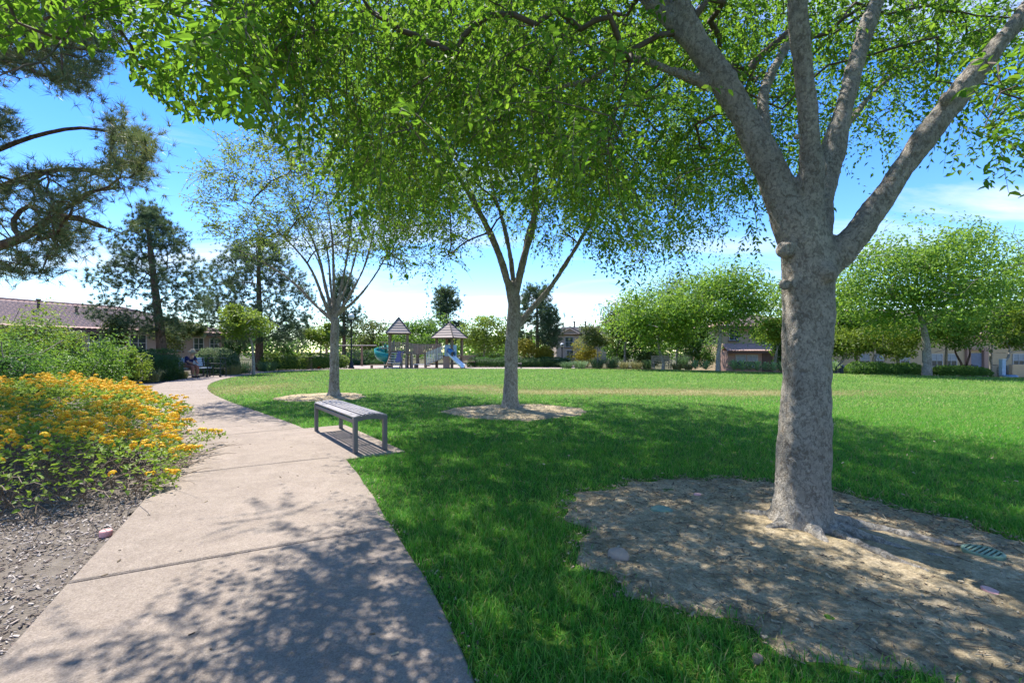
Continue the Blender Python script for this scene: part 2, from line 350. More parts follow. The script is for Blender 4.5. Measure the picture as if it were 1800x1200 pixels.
def turf():
    m = M_TURF; nt = m.node_tree; N, L = nt.nodes, nt.links; b = [n for n in N if n.type == 'BSDF_PRINCIPLED'][0]; src = b.inputs['Base Color'].links[0].from_socket
    tc = N.new('ShaderNodeTexCoord'); nz = N.new('ShaderNodeTexNoise'); nz.inputs['Scale'].default_value = 1.3; nz.inputs['Detail'].default_value = 6; L.new(tc.outputs['Object'], nz.inputs['Vector'])
    for cx, cy, rx, ry in ((4.0, 14.3, 3.0, 1.1), (7.4, 13.8, 2.8, 1.0), (.9, 14.2, 2.2, .8), (-1.6, 16, 1.5, 1.2), (-9, 15.5, 1.5, 2.6)):   # worn, dried out spots
        mp = N.new('ShaderNodeMapping'); mp.inputs['Location'].default_value = (-cx/rx, -cy/ry, 0); mp.inputs['Scale'].default_value = (1/rx, 1/ry, 0); L.new(tc.outputs['Object'], mp.inputs[0])
        ln = N.new('ShaderNodeVectorMath'); ln.operation = 'LENGTH'; L.new(mp.outputs[0], ln.inputs[0])
        ad = N.new('ShaderNodeMath'); ad.operation = 'MULTIPLY_ADD'; ad.inputs[1].default_value = 2.0; L.new(nz.outputs[0], ad.inputs[0]); L.new(ln.outputs['Value'], ad.inputs[2])
        mr = N.new('ShaderNodeMapRange'); mr.inputs[1].default_value = 1.3; mr.inputs[2].default_value = 2.3; mr.inputs[3].default_value = .55; mr.inputs[4].default_value = 0.0; L.new(ad.outputs[0], mr.inputs[0])
        mx = N.new('ShaderNodeMix'); mx.data_type = 'RGBA'; L.new(mr.outputs[0], mx.inputs[0]); L.new(src, mx.inputs[6]); mx.inputs[7].default_value = (.30, .245, .12, 1); src = mx.outputs[2]
    L.new(src, b.inputs['Base Color'])
turf()
# made things
M_BENCH = surf('bench_powder_coat', (.20, .195, .205), (.16, .155, .162), 8, 0.42, 0.1, 200, 0.5)
M_BENCHTOP = surf('bench_worn_top', (.48, .44, .45), (.28, .26, .265), 7, 0.5, 0.15, 120, 0.4)
M_DARKM = flat('dark_green_metal', (.03, .045, .042), 0.45)
M_BLACK = flat('black_metal', (.022, .024, .022), 0.4)
M_PALEW = surf('pale_wood', (.52, .47, .42), (.40, .36, .32), 6, 0.7)
M_PLAYW = surf('play_timber', (.46, .31, .215), (.32, .215, .15), 9, 0.8, 0.3, 40, obj_random=.12)
M_PICK = surf('play_picket', (.62, .46, .35), (.47, .345, .265), 9, 0.8, 0.3, 40, obj_random=.15)
M_PROOF = surf('play_roof_board', (.60, .49, .42), (.48, .39, .335), 5, 0.8, 0.25, 30, obj_random=.1)
M_PROOFD = surf('play_roof_hip', (.06, .055, .055), None, 6, 0.7)
M_TEAL = flat('teal_plastic', (.02, .30, .28), 0.32, .5)
M_SLIDE = flat('pale_slide_plastic', (1.15, 1.2, 1.2), 0.35, .5)
M_BLUE = flat('blue_plastic', (.10, .25, .45), 0.4, .5)
M_PANEL = flat('pale_blue_panel', (.46, .58, .72), 0.5)
M_PURPLE = flat('purple_panel', (.26, .21, .36), 0.5)
M_STEP = flat('pale_step', (.8, .77, .74), 0.7)
M_ORANGE = flat('cone_orange', (.72, .13, .03), 0.5)
M_WHITE = flat('white_plastic', (.78, .78, .76), 0.5)
M_LAMP = flat('lamp_globe', (.82, .82, .78), 0.3, .5)
M_STUC1 = surf('tan_stucco', (.66, .50, .39), (.58, .44, .34), 3, 0.9, 0.3, 90)
M_STUC2 = surf('ochre_stucco', (.85, .64, .38), (.76, .57, .33), 3, 0.9, 0.3, 90)
M_STUC3 = surf('beige_stucco', (.74, .58, .43), (.66, .51, .38), 3, 0.9, 0.3, 90)
M_ROOF1 = surf('clay_tile', (.84, .57, .46), (.64, .42, .34), 4, 0.85, 0.2, 40)
M_ROOF2 = surf('grey_brown_tile', (.40, .345, .31), (.30, .26, .235), 4, 0.85, 0.2, 40)
M_FASC = flat('fascia', (.16, .10, .075), 0.7)
M_GLASS = flat('window_glass', (.06, .085, .09), 0.08, .8)
M_FRAME = flat('window_frame', (.62, .60, .55), 0.5)
M_SHADE = flat('window_blind', (.42, .45, .44), 0.7)
M_DOOR = flat('grey_blue_door', (.19, .23, .30), 0.5)
M_BRICK = surf('red_brick', (.70, .45, .34), (.58, .36, .27), 14, 0.9)
M_CARB = flat('car_paint', (.03, .06, .13), 0.2, .7)
M_TYRE = flat('tyre_rubber', (.02, .02, .02), 0.8)
M_PINK = flat('pink_cap', (.85, .42, .40), 0.6)
M_GREENP = flat('green_cap', (.20, .32, .22), 0.6)
M_STONE = surf('river_stone', (.62, .48, .38), (.46, .35, .28), 14, 0.8, .3, 60)
M_SKIN = flat('skin', (.52, .31, .22), 0.55)
M_NAVY = surf('navy_shirt', (.035, .04, .16), (.02, .025, .09), 14, 0.85)
M_TROUS = surf('salmon_trousers', (.47, .22, .15), (.40, .18, .12), 10, 0.9)
M_STRAWH = surf('straw_hat', (.58, .50, .36), (.45, .38, .26), 40, 0.9)
M_HAIR = flat('grey_hair', (.42, .40, .38), 0.7)
# ------------------------------------------------------------------ ground, lawn, path
def sheet(name, poly, z, mat, kind='structure'):
    V = [(p[0], p[1], z) for p in poly]
    me = bpy.data.meshes.new(name); me.from_pydata(V, [], [list(range(len(V)))]); me.materials.append(mat); me.update()
    return tag(put(name, me), kind=kind)
def ground_z(X, Y):          # the land drops towards the street beyond the right far lawn edge
    sm = lambda a, b, v: (lambda t: t*t*(3-2*t))(np.clip((v-a)/(b-a), 0, 1))
    return -.9*sm(33.5, 40, .567*X+.824*Y)*sm(9, 16, X)
def ground():
    g = np.concatenate([[-600, -300, -150], np.linspace(-80, 80, 107), [150, 300, 600]]); n = len(g); gx, gy = np.meshgrid(g, g)
    V = np.stack([gx, gy, -.03+ground_z(gx, gy)], -1).reshape(-1, 3); i = (np.arange(n-1)[:, None]*n+np.arange(n-1)[None]).ravel()
    tag(put('ground', mesh_np('ground', V, np.stack([i, i+1, i+n+1, i+n], -1), M_EARTH, True)), kind='structure')
ground()

edge_px = [(835, 1200), (760, 1040), (690, 930), (640, 850), (600, 800), (540, 757), (470, 730), (400, 705), (370, 690), (365, 680), (380, 670), (430, 660), (490, 653.5), (560, 650.5)]
edge = [(0.75, -1.6, 0), (0.28, 0.2, 0)]+[gnd(*p) for p in edge_px]+[np.array([-10.2, 32.9, 0]), np.array([-5.5, 33.6, 0])]
EDGE = smooth_curve(edge, 260)                      # the path's edge along the lawn
PW = 1.72
Tn = unit(np.gradient(EDGE, axis=0)); LEFTN = np.stack([-Tn[:, 1], Tn[:, 0], 0*Tn[:, 0]], 1)
EDGE_L = EDGE+LEFTN*PW
ARC = np.concatenate([[0], np.cumsum(np.linalg.norm(np.diff(EDGE, axis=0), axis=1))])
def along(s):
    p = np.array([np.interp(s, ARC, EDGE[:, k]) for k in range(3)]); n = np.array([np.interp(s, ARC, LEFTN[:, k]) for k in range(3)])
    return p, n/np.linalg.norm(n)
far_edge = [gnd(640, 648.6), gnd(760, 648.2), gnd(880, 648.0), gnd(1000, 648.2), gnd(1100, 649.2), gnd(1180, 650), gnd(1262, 652), gnd(1370, 654.8), gnd(1490, 657), gnd(1630, 660), gnd(1800, 664)]
LAWN = [tuple(p[:2]) for p in EDGE[:-30]]+[tuple(p[:2]) for p in far_edge]+[(34, 20), (46, 12), (46, -8), (0.75, -8)]
sheet('lawn', LAWN, 0.0, M_TURF)
PATH_POLY = [tuple(p[:2]) for p in EDGE]+[tuple(p[:2]) for p in EDGE_L[::-1]]
path = MB().prism([tuple(p[:2]) for p in (EDGE+LEFTN*.01)]+[tuple(p[:2]) for p in (EDGE_L-LEFTN*.01)[::-1]], -0.12, -0.004)
path = tag(path.build('path', M_JOINT), kind='structure')
# slabs: joints cross the path squarely
j0 = ARC[np.argmin(np.linalg.norm(EDGE-gnd(690, 932), axis=1))]; j1 = ARC[np.argmin(np.linalg.norm(EDGE-gnd(597, 806), axis=1))]
js = [0.0, j0-(j1-j0)*1.0, j0]+[j0+(j1-j0)*k for k in range(1, 40)]
js = [s for s in js if s < ARC[-1]]+[ARC[-1]]
for a, b in zip(js[:-1], js[1:]):
    a += .010; b -= .010; n = max(3, int((b-a)/.22)); S = np.concatenate([[a], np.linspace(a+.01, b-.01, n), [b]])
    prof = [(-.0, -.1), (0.0, .009), (.009, .018), (PW*.33, .021), (PW*.66, .021), (PW-.009, .018), (PW, .009), (PW, -.1)]
    V = []
    for q, s in enumerate(S):
        p, nn = along(s); dz = -.008 if q in (0, len(S)-1) else 0.0
        wob = .004*math.sin(s*7.3)+.003*math.sin(s*17.1)
        V += [(*(p+nn*(u+(wob if u < .1 else 0)))[:2], min(z, 1) + (dz if z > 0.01 else 0)) for u, z in prof]
    k = len(prof); F = [(i*k+q, (i+1)*k+q, (i+1)*k+q+1, i*k+q+1) for i in range(len(S)-1) for q in range(k-1)]
    F += [list(range(k)), list(range((len(S)-1)*k, len(S)*k))[::-1]]
    MB().add(V, F).build('slab', M_CONC, path)
# bench pad: two corners at the path edge, two behind the bench
bp = [gnd(531, 757), gnd(606, 806), gnd(640, 800), gnd(688, 789), gnd(613, 750)]
b_near, b_far, b_nr = gnd(622, 800), gnd(549, 757), gnd(674, 791)
axis = unit(b_far-b_near); side = np.array([axis[1], -axis[0], 0])
BL, BW = 1.98, .42
bench_c = b_near+axis*BL/2+side*BW/2
pad = [b_near-axis*.22-side*.28, b_near-axis*.22+side*(BW+.14), b_far+axis*.22+side*(BW+.14), b_far+axis*.22-side*.42]
sq = [tuple(p[:2]) for p in pad]
bpad = MB().prism(sq, -.1, .017).build('bench_pad', M_CONC); tag(bpad, kind='structure')
PAD = sq

# soil rings round the three trunks
def ring(c, knots):            # knots: photo points on the rim
    K = np.array(knots)-np.array(c)[None, :2]; a = np.arctan2(K[:, 1], K[:, 0]); r = np.hypot(K[:, 0], K[:, 1]); o = np.argsort(a)
    a, r = a[o], r[o]; a = np.concatenate([a[-1:]-2*np.pi, a, a[:1]+2*np.pi]); r = np.concatenate([r[-1:], r, r[:1]])
    return lambda th, a=a, r=r: np.interp(th, a, r)*(1+.035*np.sin(9*th+1)+.03*np.sin(17*th)+.02*np.sin(31*th))
T1 = np.array([*gnd(1408, 922)[:2], 0]); T2 = np.array([*gnd(897, 719)[:2], 0]); T3 = np.array([*gnd(587, 697)[:2], 0])
rim1 = [gnd(*p)[:2] for p in [(990, 905), (1010, 870), (1130, 846), (1300, 843), (1460, 862), (1560, 886), (1700, 920), (1800, 952), (1040, 1000), (1110, 1050), (1250, 1108), (1400, 1150), (1560, 1182)]]+[np.array([2.5, 1.35]), np.array([3.4, 1.7]), np.array([3.75, 2.5])]
rim2 = [gnd(*p)[:2] for p in [(775, 721), (830, 714), (897, 711), (980, 713), (1040, 723), (1000, 733), (900, 740), (830, 735)]]
rim3 = [gnd(*p)[:2] for p in [(478, 700), (520, 693), (590, 690), (637, 695), (625, 702), (560, 706)]]
RINGS = [(T1, ring(T1, rim1)), (T2, ring(T2, rim2)), (T3, ring(T3, rim3))]
def in_rings(X, Y, grow=1.0):
    k = np.zeros(len(X), bool)
    for c, f in RINGS:
        dx, dy = X-c[0], Y-c[1]; k |= np.hypot(dx, dy) < f(np.arctan2(dy, dx))*grow
    return k
for nme, (c, f), nr, na in zip(('tree_soil', 'tree_soil', 'tree_soil'), RINGS, (60, 22, 16), (150, 60, 48)):
    th = np.linspace(-np.pi, np.pi, na, endpoint=False); rr = np.linspace(0, 1, nr)
    X = c[0]+rr[:, None]*f(th)[None]*np.cos(th)[None]; Y = c[1]+rr[:, None]*f(th)[None]*np.sin(th)[None]
    Z = .012+.016*(wav(X, Y, 6, 3)-.5)+.010*(wav(X, Y, 19, 4)-.5)+.006*(wav(X, Y, 50, 5)-.5)+.03*np.exp(-(rr[:, None]*3)**2)
    Z = Z*np.clip((1-rr[:, None])*12, 0, 1)+np.where(rr[:, None] > .98, -.02, 0)
    V = np.stack([X, Y, Z], -1).reshape(-1, 3); i = np.arange(nr-1)[:, None]*na; k = np.arange(na)[None]; k2 = (k+1) % na
    F = np.stack([i+k, i+na+k, i+na+k2, i+k2], -1).reshape(-1, 4)
    tag(put(nme, mesh_np(nme, V, F, M_SOIL, True)), kind='structure')

# planting bed left of the path, play surface, far beds
bed = [tuple(p[:2]) for p in EDGE_L[:170]]+[(-22, 22), (-22, -4), (-2, -4)]
def relief(name, x0, x1, y0, y1, n, poly, mat, z0, amp, s):
    gx, gy = np.meshgrid(np.linspace(x0, x1, n), np.linspace(y0, y1, n)); Z = z0+amp*(wav(gx, gy, s, 8)-.5)+amp*.6*(wav(gx, gy, s*3.1, 9)-.5)
    V = np.stack([gx, gy, Z], -1).reshape(-1, 3); i = (np.arange(n-1)[:, None]*n+np.arange(n-1)[None]).ravel(); F = np.stack([i, i+1, i+n+1, i+n], -1)
    cen = V[F].mean(1); F = F[inside(poly, cen[:, 0], cen[:, 1])]
    return tag(put(name, mesh_np(name, V, F, mat, True)), kind='structure')
bed_in = [tuple(p[:2]) for p in (EDGE_L+LEFTN*.0)[:170]]+[(-22, 22), (-22, -4), (-2, -4)]
relief('mulch_bed', -9, -1.0, 0, 8, 110, bed_in, M_MULCH, -.012, .03, 5)
sheet('planting_bed', [tuple(p[:2]) for p in (EDGE_L-LEFTN*.03)[:215]]+[(-30, 34), (-36, 20), (-30, -4), (-2.4, -4)], -.026, M_MULCH)
sheet('play_surface', [(-22, 44), (-13.5, 33.3), (-10.2, 34.3)]+[tuple((p+np.array([0, .25, 0]))[:2]) for p in far_edge[:4]]+[(5.5, 36), (6, 44)], -.012, M_SAND)
def street():
    nv = np.array([.567, .824]); tv = np.array([.824, -.567]); P = []
    for a, b in ((-3, 40.4), (60, 40.4), (60, 46.4), (-3, 46.4)): P.append(nv*b+tv*a)
    sheet('street', [tuple(p) for p in P][::-1], -.915, M_ROAD)
street()

# ------------------------------------------------------------------ grass
def blades(X, Y, H, W, bend, seg, z=0.0):
    n = len(X); a = rng.uniform(0, 2*np.pi, n); la = a+np.pi/2+rng.normal(0, .5, n)
    sx, sy = np.cos(a)*W/2, np.sin(a)*W/2; lx, ly = np.cos(la)*bend*H, np.sin(la)*bend*H
    b = np.stack([X, Y, np.full(n, z)], -1); w = np.stack([sx, sy, 0*sx], -1); l = np.stack([lx, ly, 0*lx], -1)
    up = np.zeros((n, 3)); up[:, 2] = H*np.sqrt(np.clip(1-bend**2*.8, .1, 1))
    if seg == 1:
        V = np.stack([b-w, b+w, b+up+l], 1).reshape(-1, 3); i = np.arange(n)*3; return V, [np.stack([i, i+1, i+2], -1)]
    m = b+up*.6+l*.3
    V = np.stack([b-w, b+w, m+w*.75, m-w*.75, b+up+l], 1).reshape(-1, 3); i = np.arange(n)*5
    return V, [np.stack([i, i+1, i+2, i+3], -1), np.stack([i+3, i+2, i+4], -1)]
def dryness(X, Y):
    def e(cx, cy, rx, ry): return np.exp(-(((X-cx)/rx)**2+((Y-cy)/ry)**2))
    v = 1.5*e(4.0, 14.3, 3.0, 1.1)+1.4*e(7.4, 13.8, 2.6, 1.0)+1.1*e(-1.6, 16, 1.5, 1.2)+.75*e(-9.0, 15.5, 1.8, 3.0)+.5*e(-11.5, 21, 1.8, 4)+1.2*e(.9, 14.2, 2.2, .9)+.35*e(10, 14, 4, 1)
    return v
lawn_parts = {0: [], 1: [], 2: []}
for (d0, d1, dens, h, w, seg) in [(1.3, 3.6, 8200, .062, .0045, 2), (3.6, 6.2, 3600, .062, .0066, 1), (6.2, 10, 1700, .06, .0095, 1), (10, 18, 560, .058, .017, 1), (18, 35, 170, .06, .036, 1)]:
    x0, x1 = -1.25*d1-1, 1.25*d1+1
    n = int(dens*(x1-x0)*(d1-d0)); X = rng.uniform(x0, x1, n); Y = rng.uniform(d0, d1, n)
    k = (np.abs(X) < 1.22*Y+1.0); X, Y = X[k], Y[k]
    k = inside(LAWN, X+rng.normal(0, .018, len(X)), Y+rng.normal(0, .012, len(X))) & ~in_rings(X, Y, np.clip(rng.normal(.985, .035, len(X)), .85, 1.03)) & ~inside(PAD, X, Y); X, Y = X[k], Y[k]
    # ragged edge along the soil, tufts
    tuft = wav(X, Y, 9, 1)*.6+wav(X, Y, 23, 2)*.4
    k = rng.uniform(size=len(X)) < .55+.7*tuft; X, Y, tuft = X[k], Y[k], tuft[k]
    dr = dryness(X, Y)*(.65+.7*wav(X, Y, 3, 7)); near_edge = in_rings(X, Y, 1.05)
    H = h*rng.uniform(.55, 1.25, len(X))*(.7+.6*tuft)*np.where(near_edge, .8, 1)*(1-.35*np.clip(dr, 0, 1)); bend = np.clip(rng.normal(.72, .25, len(X)), .05, 1.08)
    dry = rng.uniform(size=len(X)) < np.clip(dr*.95+.05+.16*near_edge, 0, .93)
    for q in (0, 1):
        k = dry == bool(q)
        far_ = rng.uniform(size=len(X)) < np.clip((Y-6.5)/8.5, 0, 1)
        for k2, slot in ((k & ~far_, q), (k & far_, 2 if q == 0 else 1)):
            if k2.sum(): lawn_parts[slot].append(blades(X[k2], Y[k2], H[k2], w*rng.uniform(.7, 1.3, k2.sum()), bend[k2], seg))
def join_multi(parts):
    Vs, Fs, n = [], [], 0
    for V, F in parts:
        Vs.append(V); Fs += [f+n for f in F]; n += len(V)
    return np.concatenate(Vs), Fs
tag(put('lawn_grass', mesh_np('lawn_grass', *join_multi(lawn_parts[0]), M_GRASS)), 'deep green lawn grass on the near half of the lawn', 'grass', kind='stuff')
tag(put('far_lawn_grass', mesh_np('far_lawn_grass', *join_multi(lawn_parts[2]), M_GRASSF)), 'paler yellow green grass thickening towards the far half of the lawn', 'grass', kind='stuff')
tag(put('dry_lawn_grass', mesh_np('dry_lawn_grass', *join_multi(lawn_parts[1]), M_DRYG)), 'straw coloured dry patches in the lawn', 'grass', kind='stuff')

# wood chips on the mulch, litter on the soil
def chips(X, Y, Lg, Wd, z):
    n = len(X); a = rng.uniform(0, np.pi*2, n); t = rng.normal(0, .25, (n, 2))
    u = np.stack([np.cos(a), np.sin(a), t[:, 0]], -1)*Lg[:, None]/2; v = np.stack([-np.sin(a), np.cos(a), t[:, 1]], -1)*Wd[:, None]/2
    c = np.stack([X, Y, z], -1); h = np.array([0, 0, .004])
    V = np.stack([c-u-v*.7, c+u-v, c+u*.9+v, c-u+v*.8, c-u*.9-v*.7+h, c+u*.92-v+h, c+u*.85+v+h, c-u*.9+v*.8+h], 1).reshape(-1, 3)
    i = np.arange(n)*8
    F = [np.stack([i+a_ for a_ in f], -1) for f in ((4, 5, 6, 7), (0, 1, 5, 4), (1, 2, 6, 5), (2, 3, 7, 6), (3, 0, 4, 7))]
    return V, F
n = 30000; X = rng.uniform(-5.5, -1.6, n); Y = rng.uniform(1.2, 4.4, n); k = inside(bed_in, X, Y) & (X > -1.18*Y-.25) & (rng.uniform(size=n) < .4+.6*wav(X, Y, 4, 55)); X, Y = X[k], Y[k]
Zc = -.012+.03*(wav(X, Y, 5, 8)-.5)+.018*(wav(X, Y, 15.5, 9)-.5)+.006
Lc = rng.uniform(.006, .026, len(X))*np.where(rng.uniform(size=len(X)) < .06, 2.0, 1)
tag(put('wood_chips', mesh_np('wood_chips', *chips(X, Y, Lc, Lc*rng.uniform(.18, .5, len(X)), Zc), M_CHIP)), 'grey brown wood chip mulch beside the path', 'mulch', kind='stuff')
pl = []
for (c, f), n in zip(RINGS, (3600, 700, 200)):
    th = rng.uniform(-np.pi, np.pi, n); r = np.sqrt(rng.uniform(.03, 1.04, n))*f(th); X = c[0]+r*np.cos(th); Y = c[1]+r*np.sin(th)
    Lc = rng.uniform(.006, .022, n)*(1+.06*c[1]); pl.append(chips(X, Y, Lc, Lc*rng.uniform(.12, .6, n), .013+.012*(wav(X, Y, 6, 3)-.5)+np.full(n, .006)))
e = rng.integers(0, 120, 900); p = EDGE[e]+LEFTN[e]*rng.uniform(-.09, .01, 900)[:, None]+unit(Tn[e])*rng.uniform(-.1, .1, 900)[:, None]
Lc = rng.uniform(.008, .02, 900); pl.append(chips(p[:, 0], p[:, 1], Lc, Lc*.5, np.full(900, .012)))
e = rng.integers(0, 150, 240); p = EDGE[e]+LEFTN[e]*(PW*rng.uniform(.02, .98, 240)**1.0)[:, None]
Lc = rng.uniform(.008, .035, 240); pl.append(chips(p[:, 0], p[:, 1], Lc, Lc*rng.uniform(.08, .3, 240), np.full(240, .0225)))
th = rng.uniform(-np.pi, np.pi, 700); r = np.sqrt(rng.uniform(.03, 1.0, 700))*RINGS[0][1](th); X = T1[0]+r*np.cos(th); Y = T1[1]+r*np.sin(th); Lc = rng.uniform(.04, .13, 700)
pl.append(chips(X, Y, Lc, np.full(700, .0025), .018+.012*(wav(X, Y, 6, 3)-.5)))
X = rng.uniform(-6, 9, 700); Y = rng.uniform(3, 13, 700); k = inside(LAWN, X, Y) & (np.abs(X) < 1.2*Y); X, Y = X[k], Y[k]; Lc = rng.uniform(.015, .03, len(X))
pl.append(chips(X, Y, Lc, Lc*.5, rng.uniform(.03, .055, len(X))))
tag(put('leaf_litter', mesh_np('leaf_litter', *join_multi(pl), M_LITTER)), 'dry fallen leaves and twigs on soil, lawn and path', 'litter', kind='stuff')

# ------------------------------------------------------------------ tree building blocks
def leaf_np(B, D, Nn, L, W, fold=.22, q=2):
    n = len(B); D = unit(D); S = unit(np.cross(D, Nn)); U = np.cross(S, D); L = np.broadcast_to(L, (n,))[:, None]; W = np.broadcast_to(W, (n,))[:, None]
    if q == 1:
        m = B+D*L*.45+U*W*fold
        V = np.stack([B, m+S*W/2, B+D*L, m-S*W/2], 1).reshape(-1, 3); i = np.arange(n)*4
        return V, [np.stack([i, i+1, i+2, i+3], -1)]
    m1 = B+D*L*.32+U*W*fold*.8; m2 = B+D*L*.68+U*W*fold*.6-U*L*.03; tip = B+D*L-U*L*.12
    V = np.stack([B, m1+S*W*.48, m2+S*W*.36, tip, m2-S*W*.36, m1-S*W*.48], 1).reshape(-1, 3); i = np.arange(n)*6
    return V, [np.stack([i, i+1, i+2, i+3], -1), np.stack([i, i+3, i+4, i+5], -1)]
def sprays(C, O, nt, nl, tl, droop=.35, spread=.75, upbias=0.0):
    K = len(C)*nt; st = np.repeat(C, nt, 0)+rng.normal(0, .07, (K, 3)); D = np.repeat(O, nt, 0)*.7+rng.normal(0, spread, (K, 3)); D[:, 2] += upbias; D = unit(D)
    ln = np.repeat(np.broadcast_to(tl, (len(C),)), nt)*rng.uniform(.55, 1.25, K); t = np.linspace(.1, 1, nl)
    dn = np.array([0, 0, -1.0])
    P = st[:, None]+D[:, None]*ln[:, None, None]*t[None, :, None]+dn*(droop*ln)[:, None, None]*(t**2)[None, :, None]
    Tg = unit(D[:, None]+dn*(2*droop*t)[None, :, None])
    lat = unit(np.cross(Tg, np.array([0, 0, 1.0])+rng.normal(0, .35, (K, 1, 3))))
    sg = np.where(np.arange(nl) % 2, 1.0, -1.0)[None, :, None]
    LD = unit(Tg*.55+lat*sg*.85+rng.normal(0, .25, (K, nl, 3))+dn*.22)
    Nn = np.array([0, 0, .75])+rng.normal(0, .5, (K, nl, 3))
    pts = np.concatenate([st[:, None], P[:, nl//2][:, None], P[:, -1][:, None]], 1)
    return P.reshape(-1, 3), LD.reshape(-1, 3), unit(Nn).reshape(-1, 3), pts
def twig_tubes(P, r0, r1):
    T, k, _ = P.shape; d = unit(P[:, -1]-P[:, 0]); u = unit(np.cross(d, np.array([.3, .2, 1.0]))); w = np.cross(d, u)
    R = np.linspace(1, 0, k)[None, :, None]*(r0-r1)+r1; R = np.broadcast_to(R, (T, k, 1))
    ring_ = [P+R*(u*math.cos(a)+w*math.sin(a))[:, None] for a in (0, 2.094, 4.189)]
    V = np.stack(ring_, 2).reshape(-1, 3); base = (np.arange(T)*k*3)[:, None, None]+(np.arange(k-1)*3)[None, :, None]; a = np.arange(3)[None, None]; b = (a+1) % 3
    F = np.stack([base+a, base+b, base+3+b, base+3+a], -1).reshape(-1, 4); return V, F
class Skel:
    def __init__(s, cap=60000): s.P = np.zeros((cap, 3)); s.par = np.full(cap, -1, int); s.D = np.zeros((cap, 3)); s.R = np.zeros(cap); s.ok = np.zeros(cap, bool); s.n = 0
    def node(s, p, par, r=0.0, ok=True):
        i = s.n; s.P[i] = p; s.par[i] = par; s.R[i] = r; s.ok[i] = ok
        d = (p-s.P[par]) if par >= 0 else np.array([0, 0, 1.0]); s.D[i] = d/max(np.linalg.norm(d), 1e-6); s.n += 1; return i
    def limb(s, pts, r0, r1, par=-1, ok=True, n=14, first=False):
        C = smooth_curve(pts, n); R = np.linspace(r0, r1, n)
        for q, (p, r) in enumerate(zip(C, R)):
            if q == 0 and par >= 0: continue
            par = s.node(p, par, r, ok if isinstance(ok, bool) else q > ok)
        return par
    def nearest(s, p): return int(np.argmin(np.linalg.norm(s.P[:s.n]-p, axis=1)))
    def grow(s, targets, step=.3, sag=.1, wig=.04, up=.25):
        ends, dirs = [], []
        for t in targets:
            k = np.where(s.ok[:s.n])[0]; v = t-s.P[k]; dist = np.linalg.norm(v, axis=1)
            cosa = np.einsum('ij,ij->i', v, s.D[k])/np.maximum(dist, 1e-6)
            i = k[np.argmin(dist*(1.35-.35*cosa))]; p0 = s.P[i]; L = np.linalg.norm(t-p0)
            if L < 1e-3: continue
            o = (t-p0)/L; m = max(2, int(math.ceil(L/step))); p1 = p0+unit(s.D[i]*.3+o*.8)*L*.33; p2 = t-unit(o+np.array([0, 0, -sag*2]))*L*.3+np.array([0, 0, up*L*.12])
            for q in range(1, m+1):
                u = q/m; b = (1-u)**3*p0+3*u*(1-u)**2*p1+3*u*u*(1-u)*p2+u**3*t
                if q < m: b = b+rng.normal(0, wig*min(L, 1.2), 3)
                i = s.node(b, i)
            ends.append(s.P[i]); dirs.append(s.D[i])
        return np.array(ends), np.array(dirs)
    def radii(s, tip=.004, ex=2.3):
        acc = np.zeros(s.n); r = np.zeros(s.n); kids = np.zeros(s.n, int)
        for i in range(s.n):
            if s.par[i] >= 0: kids[s.par[i]] += 1
        for i in range(s.n-1, -1, -1):
            r[i] = max((acc[i])**(1/ex), tip) if kids[i] else tip
            if s.R[i] > 0: r[i] = s.R[i]
            if s.par[i] >= 0: acc[s.par[i]] += r[i]**ex
        s.rad = r; return r
    def tubes(s, lo=0.0, hi=9.0, sides=(10, 6, 4), skip=0):
        r = s.rad; ch = [[] for _ in range(s.n)]
        for i in range(s.n):
            if s.par[i] >= 0: ch[s.par[i]].append(i)
        parts = []; stack = [(i, -1) for i in range(s.n) if s.par[i] < 0]
        while stack:
            i, p = stack.pop(); chain = ([p] if p >= 0 else [])+[i]
            while ch[i]:
                c = sorted(ch[i], key=lambda q: -r[q]); stack += [(q, i) for q in c[1:]]; i = c[0]; chain.append(i)
            chain = np.array(chain)
            if skip:
                fx = np.where(s.R[chain] > 0)[0]
                if len(fx): chain = chain[fx[-1]:]
            if len(chain) < 2: continue
            P = s.P[chain]; R = r[chain].copy()
            if p >= 0: R[0] = min(R[0], R[1]*1.25)
            mx = R.max()
            if mx < lo or mx >= hi: continue
            sd = sides[0] if mx > .05 else sides[1] if mx > .015 else sides[2]
            parts.append(tube_np(P, R, sd))
        return parts
def order_targets(C, ref):
    return C[np.argsort(np.linalg.norm(C-ref, axis=1))]

